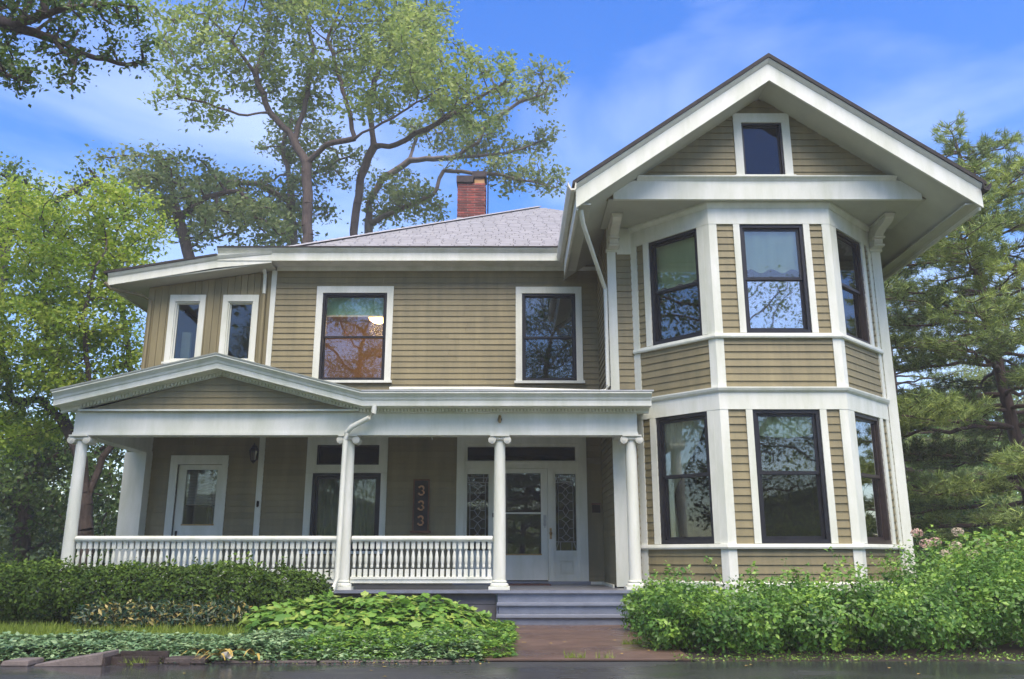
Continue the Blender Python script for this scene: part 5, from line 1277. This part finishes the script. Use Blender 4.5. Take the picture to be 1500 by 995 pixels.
shrub('shrub', 'rounded leafy shrub before the front face of the bay', rl, 17000, 0.054, 'lf_euon', 82, depth=0.55, axis_up=0.4, wob=0.34, shoots=150, tintf=patchy)
rl = [(4.75, 9.95, 0.3, 0.55, 1.0, 0.38), (5.4, 10.1, 0.42, 0.65, 1.1, 0.52), (6.0, 10.2, 0.5, 0.8, 1.2, 0.62), (6.8, 10.2, 0.5, 0.8, 1.2, 0.62), (5.4, 12.0, 0.5, 0.5, 0.6, 0.5), (6.3, 12.5, 0.55, 0.8, 0.9, 0.6)]
shrub('shrub', 'wide dark shrub mass at the bay corner nearest the pine', rl, 28000, 0.054, 'lf_euon', 83, depth=0.55, axis_up=0.4, wob=0.34, shoots=200, tintf=lambda P, r_: patchy(P, r_) * 0.9)
rl = [(7.3, 13.6, 0.6, 0.7, 0.9, 0.75), (8.2, 14.0, 0.65, 0.9, 1.1, 0.8), (9.4, 14.2, 0.65, 1.0, 1.2, 0.85), (10.6, 14.0, 0.6, 1.0, 1.2, 0.8), (8.3, 12.2, 0.5, 1.0, 1.0, 0.62)]
hyd = shrub('hydrangea_bush', 'yellow-green hydrangea bush with fading blooms beyond the house corner under the pine', rl, 15000, 0.1, 'lf_bright', 84, cat='shrub', depth=0.35, wob=0.14)
for i, (u, v, Yb) in enumerate(((1343, 781, 13.2), (1356, 796, 13.1), (1403, 779, 13.6), (1370, 794, 13.2), (1400, 800, 13.0), (1440, 796, 13.5), (1425, 812, 13.0), (1385, 812, 12.9), (1475, 800, 13.5))):
    p = np.array(at(u, v, Yb)); d_ = unit(np.random.default_rng(i).normal(0, 1, (130, 3))); Pb = d_ * np.array([.085, .085, .06])
    me = leaf_mesh('bloom', Pb, d_, 0.035, 'lf_bloom', 'oval', np.random.default_rng(i), tint=np.clip(np.random.default_rng(i).random(130) * 0.4 + (0.6 if i in (0, 1, 3) else 0.0), 0, 1)); put('bloom', me, tuple(p), hyd)
# single shoots standing above the shrubs
def shoot(label, pts, n, size, mat, seed):
    rng = np.random.default_rng(seed); pts = np.array(pts, float); root = empty('tall_shoot', tuple(pts[0])); tag(root, label, 'shoot')
    put('stem', tubes_mesh('stem', pts[:-1] - pts[0], pts[1:] - pts[0], np.full(len(pts) - 1, .006), np.full(len(pts) - 1, .004), 'stem', 5), tuple(pts[0]), root)
    t = rng.uniform(0.25, 1, n); i = np.minimum((t * (len(pts) - 1)).astype(int), len(pts) - 2); f_ = t * (len(pts) - 1) - i
    P = pts[i] + (pts[i + 1] - pts[i]) * f_[:, None] + rng.normal(0, .02, (n, 3)) - pts[0]
    put('foliage', leaf_mesh('foliage', P, rng.normal(0, .5, P.shape) + np.array([0, -.4, .7]), size, mat, 'oval', rng), tuple(pts[0]), root)
b_ = at(1062, 860, 11.3)
shoot('thin leafy shoot reaching up against the bay siding', [(b_[0], 11.3, 0.3), at(1060, 855, 11.3), at(1045, 832, 11.35), at(1034, 815, 11.4)], 34, 0.05, 'lf_bright', 91)
b_ = at(1170, 870, 11.2)
shoot('dark leafy shoot standing above the shrub before the bay', [(b_[0], 11.2, 0.3), at(1168, 865, 11.2), at(1166, 838, 11.2)], 70, 0.055, 'lf_hedge', 92)
b_ = at(956, 870, 12.9)
shoot('dark leafy shoot between the steps and the bay corner', [(b_[0], 12.9, 0.1), at(956, 870, 12.9), at(955, 850, 12.9)], 60, 0.055, 'lf_hedge', 93)

# fallen leaves on the wet paving
for i in range(26):
    x, y = (random.uniform(-0.2, 1.5), random.uniform(8.9, 12.5)) if i < 16 else (random.uniform(-3, 4), random.uniform(7.6, 8.5))
    vs = [(0, 0, 0), (-0.016, 0.022, 0.004), (0, 0.045, 0.002), (0.016, 0.022, 0.005)]
    o = MB().add(vs, [(0, 3, 2, 1)]).build('fallen_leaf', 'dead_leaf', base=True)
    o.location = (x, y, 0.034 if i < 16 else 0.003); o.rotation_euler.z = random.uniform(0, 6.28)
    tag(o, 'small yellow fallen leaf on the entrance walk' if i < 16 else 'small yellow fallen leaf on the wet asphalt', 'leaf', 'fallen leaves on the walk' if i < 16 else 'fallen leaves on the asphalt')

# ------------------------------------------------------------------ far wood round the garden
def wood(label, spots, n, size, mat, seed):
    rng = np.random.default_rng(seed); k = rng.integers(0, len(spots), n); sp = np.array(spots)[k]
    d = unit(rng.normal(0, 1, (n, 3))); P = sp[:, :3] + d * sp[:, 3:] * (1 - 0.25 * rng.random(n)[:, None] ** 2); ok = P[:, 2] > 0.05
    N = d + np.array([0, 0, .4])
    o = put('wood', leaf_mesh('wood', P[ok], N[ok], size, mat, 'oval', rng, spread=0.6), (0, 0, 0)); tag(o, label, 'wood', kind='stuff')
sp = [(x, 52 + rs.normal(0, 5), rs.uniform(2, 4), rs.uniform(4, 6), 4, rs.uniform(4, 7)) for x in np.arange(-75, -8, 4.5)]
wood('far dark wood closing the garden behind the yellow-green tree', sp, 60000, 0.4, 'lf_dark', 95)
sp = [(x, 58 + rs.normal(0, 5), rs.uniform(2, 4), rs.uniform(4, 6), 4, rs.uniform(4, 7)) for x in np.arange(12, 80, 4.5)]
wood('far light wood closing the garden behind the pine', sp, 60000, 0.4, 'lf_maple', 96)

# trees across the drive, seen in the window panes
Tm = next(o for o in bpy.data.objects if o.get('label', '').startswith('broad yellow-green'))
T1 = next(o for o in bpy.data.objects if o.get('label', '').startswith('tall forked'))
Tp = next(o for o in bpy.data.objects if o.get('label', '').startswith('large white pine'))
def big(label, x, y, lobes, n, seed, mt='lf_dark'):
    return tree('shade_tree', label, [[(x, y, 0), (x + .2, y, 4), (x, y, 9), (x + .4, y, 14)], [(x + .2, y, 4), (x - 3, y, 8), (x - 5, y, 11)], [(x, y, 6), (x + 3, y, 10), (x + 5, y, 12)]], lobes, 0.4, mt, 'bark', 700, 0.55, int(n * 1.7), 0.17, seed, scat=0.45)
big('dense tree across the drive mirrored in the window with the teal shade', -10.5, -22, [(-13, -22, 9, 5, 3, 6), (-7, -22, 12, 5, 3, 7), (-11, -22, 17, 5, 3, 4), (-16, -22, 14, 3.5, 3, 5)], 24000, 101)
big('dense tree across the drive mirrored in the door glass', 2.0, -23, [(-1, -23, 8, 4, 3, 5), (4.5, -23, 10, 4.5, 3, 6), (1, -23, 15, 5, 3, 5), (5, -23, 17, 3.5, 3, 3.5)], 24000, 102)
big('open-crowned tree across the drive mirrored in the upper front bay window', 13.0, -22, [(12, -22, 6, 5, 3, 5), (17, -22, 8, 4, 3, 5), (13, -22, 12.5, 4.5, 3, 2.2), (17, -22, 16, 3, 2, 2), (11, -22, 17, 2.5, 2, 2.5)], 9500, 103)
tree('shade_tree', 'added out-of-view tree whose crown shades the main wall and front garden', [[(-9.5, 1.5, 0), (-9.3, 1.6, 4), (-8.6, 2, 8), (-7.5, 3, 11), (-6, 4, 13)], [(-9.2, 1.7, 6), (-7, 4, 9), (-4.5, 5.5, 10.5)], [(-9.3, 1.6, 6.5), (-12, 4, 10), (-13, 5, 12)]],
     [(-7, 3.5, 12.5, 4.5, 4, 2.6), (-4.2, 5, 11.8, 3, 2.6, 1.8), (-11, 4, 12, 3.5, 3.5, 2.8), (-3.5, 2, 13, 3, 3, 2)], 0.32, 'lf_maple', 'bark', 700, 0.42, 8000, 0.18, 105, scat=0.35)  # crown added out of view to dim the main wall from above
big('dense tree beyond the porch end mirrored in the angled bay windows', -17.5, 8.0, [(-16, 8, 6, 3, 4, 4), (-17, 9.5, 11, 3.5, 5, 4.5), (-19, 6, 9, 3, 4, 5)], 17000, 104)
copy_tree(Tp, (0.5, -24.0, 0), R(200), 'pine across the drive mirrored in the storm door', 1.2)
sp = [(x, -48 + rs.normal(0, 4), rs.uniform(2, 3), rs.uniform(4, 6), 4, rs.uniform(4, 6)) for x in np.arange(-60, 62, 4.0)]
sp = [(a, -34 + (b + 48) * 0.5, 3.5, d, 3.5, 4.5 + 3 * abs(math.sin(a * 0.21))) for a, b, c_, d, e, f_ in sp]
sp += [(a, b + 3, 1.2, d, 3, 2.2) for a, b, c_, d, e, f_ in sp]
wood('far wood across the drive opposite the house', sp, 110000, 0.26, 'lf_maple', 97)

# ------------------------------------------------------------------ the damp air of a rainy day
hz = MB().box(-170, 170, -100, 142, -1.2, 30.0).build('haze', 'soil')
tag(hz, kind='stuff')
hm = bpy.data.materials.new('haze'); hm.use_nodes = True
hm.node_tree.nodes.clear()
ho = hm.node_tree.nodes.new('ShaderNodeOutputMaterial'); hv = hm.node_tree.nodes.new('ShaderNodeVolumePrincipled')
hv.inputs['Color'].default_value = (0.97, 0.98, 0.97, 1); hv.inputs['Density'].default_value = 0.0018
hm.node_tree.links.new(hv.outputs['Volume'], ho.inputs['Volume'])
hz.data.materials.clear(); hz.data.materials.append(hm)
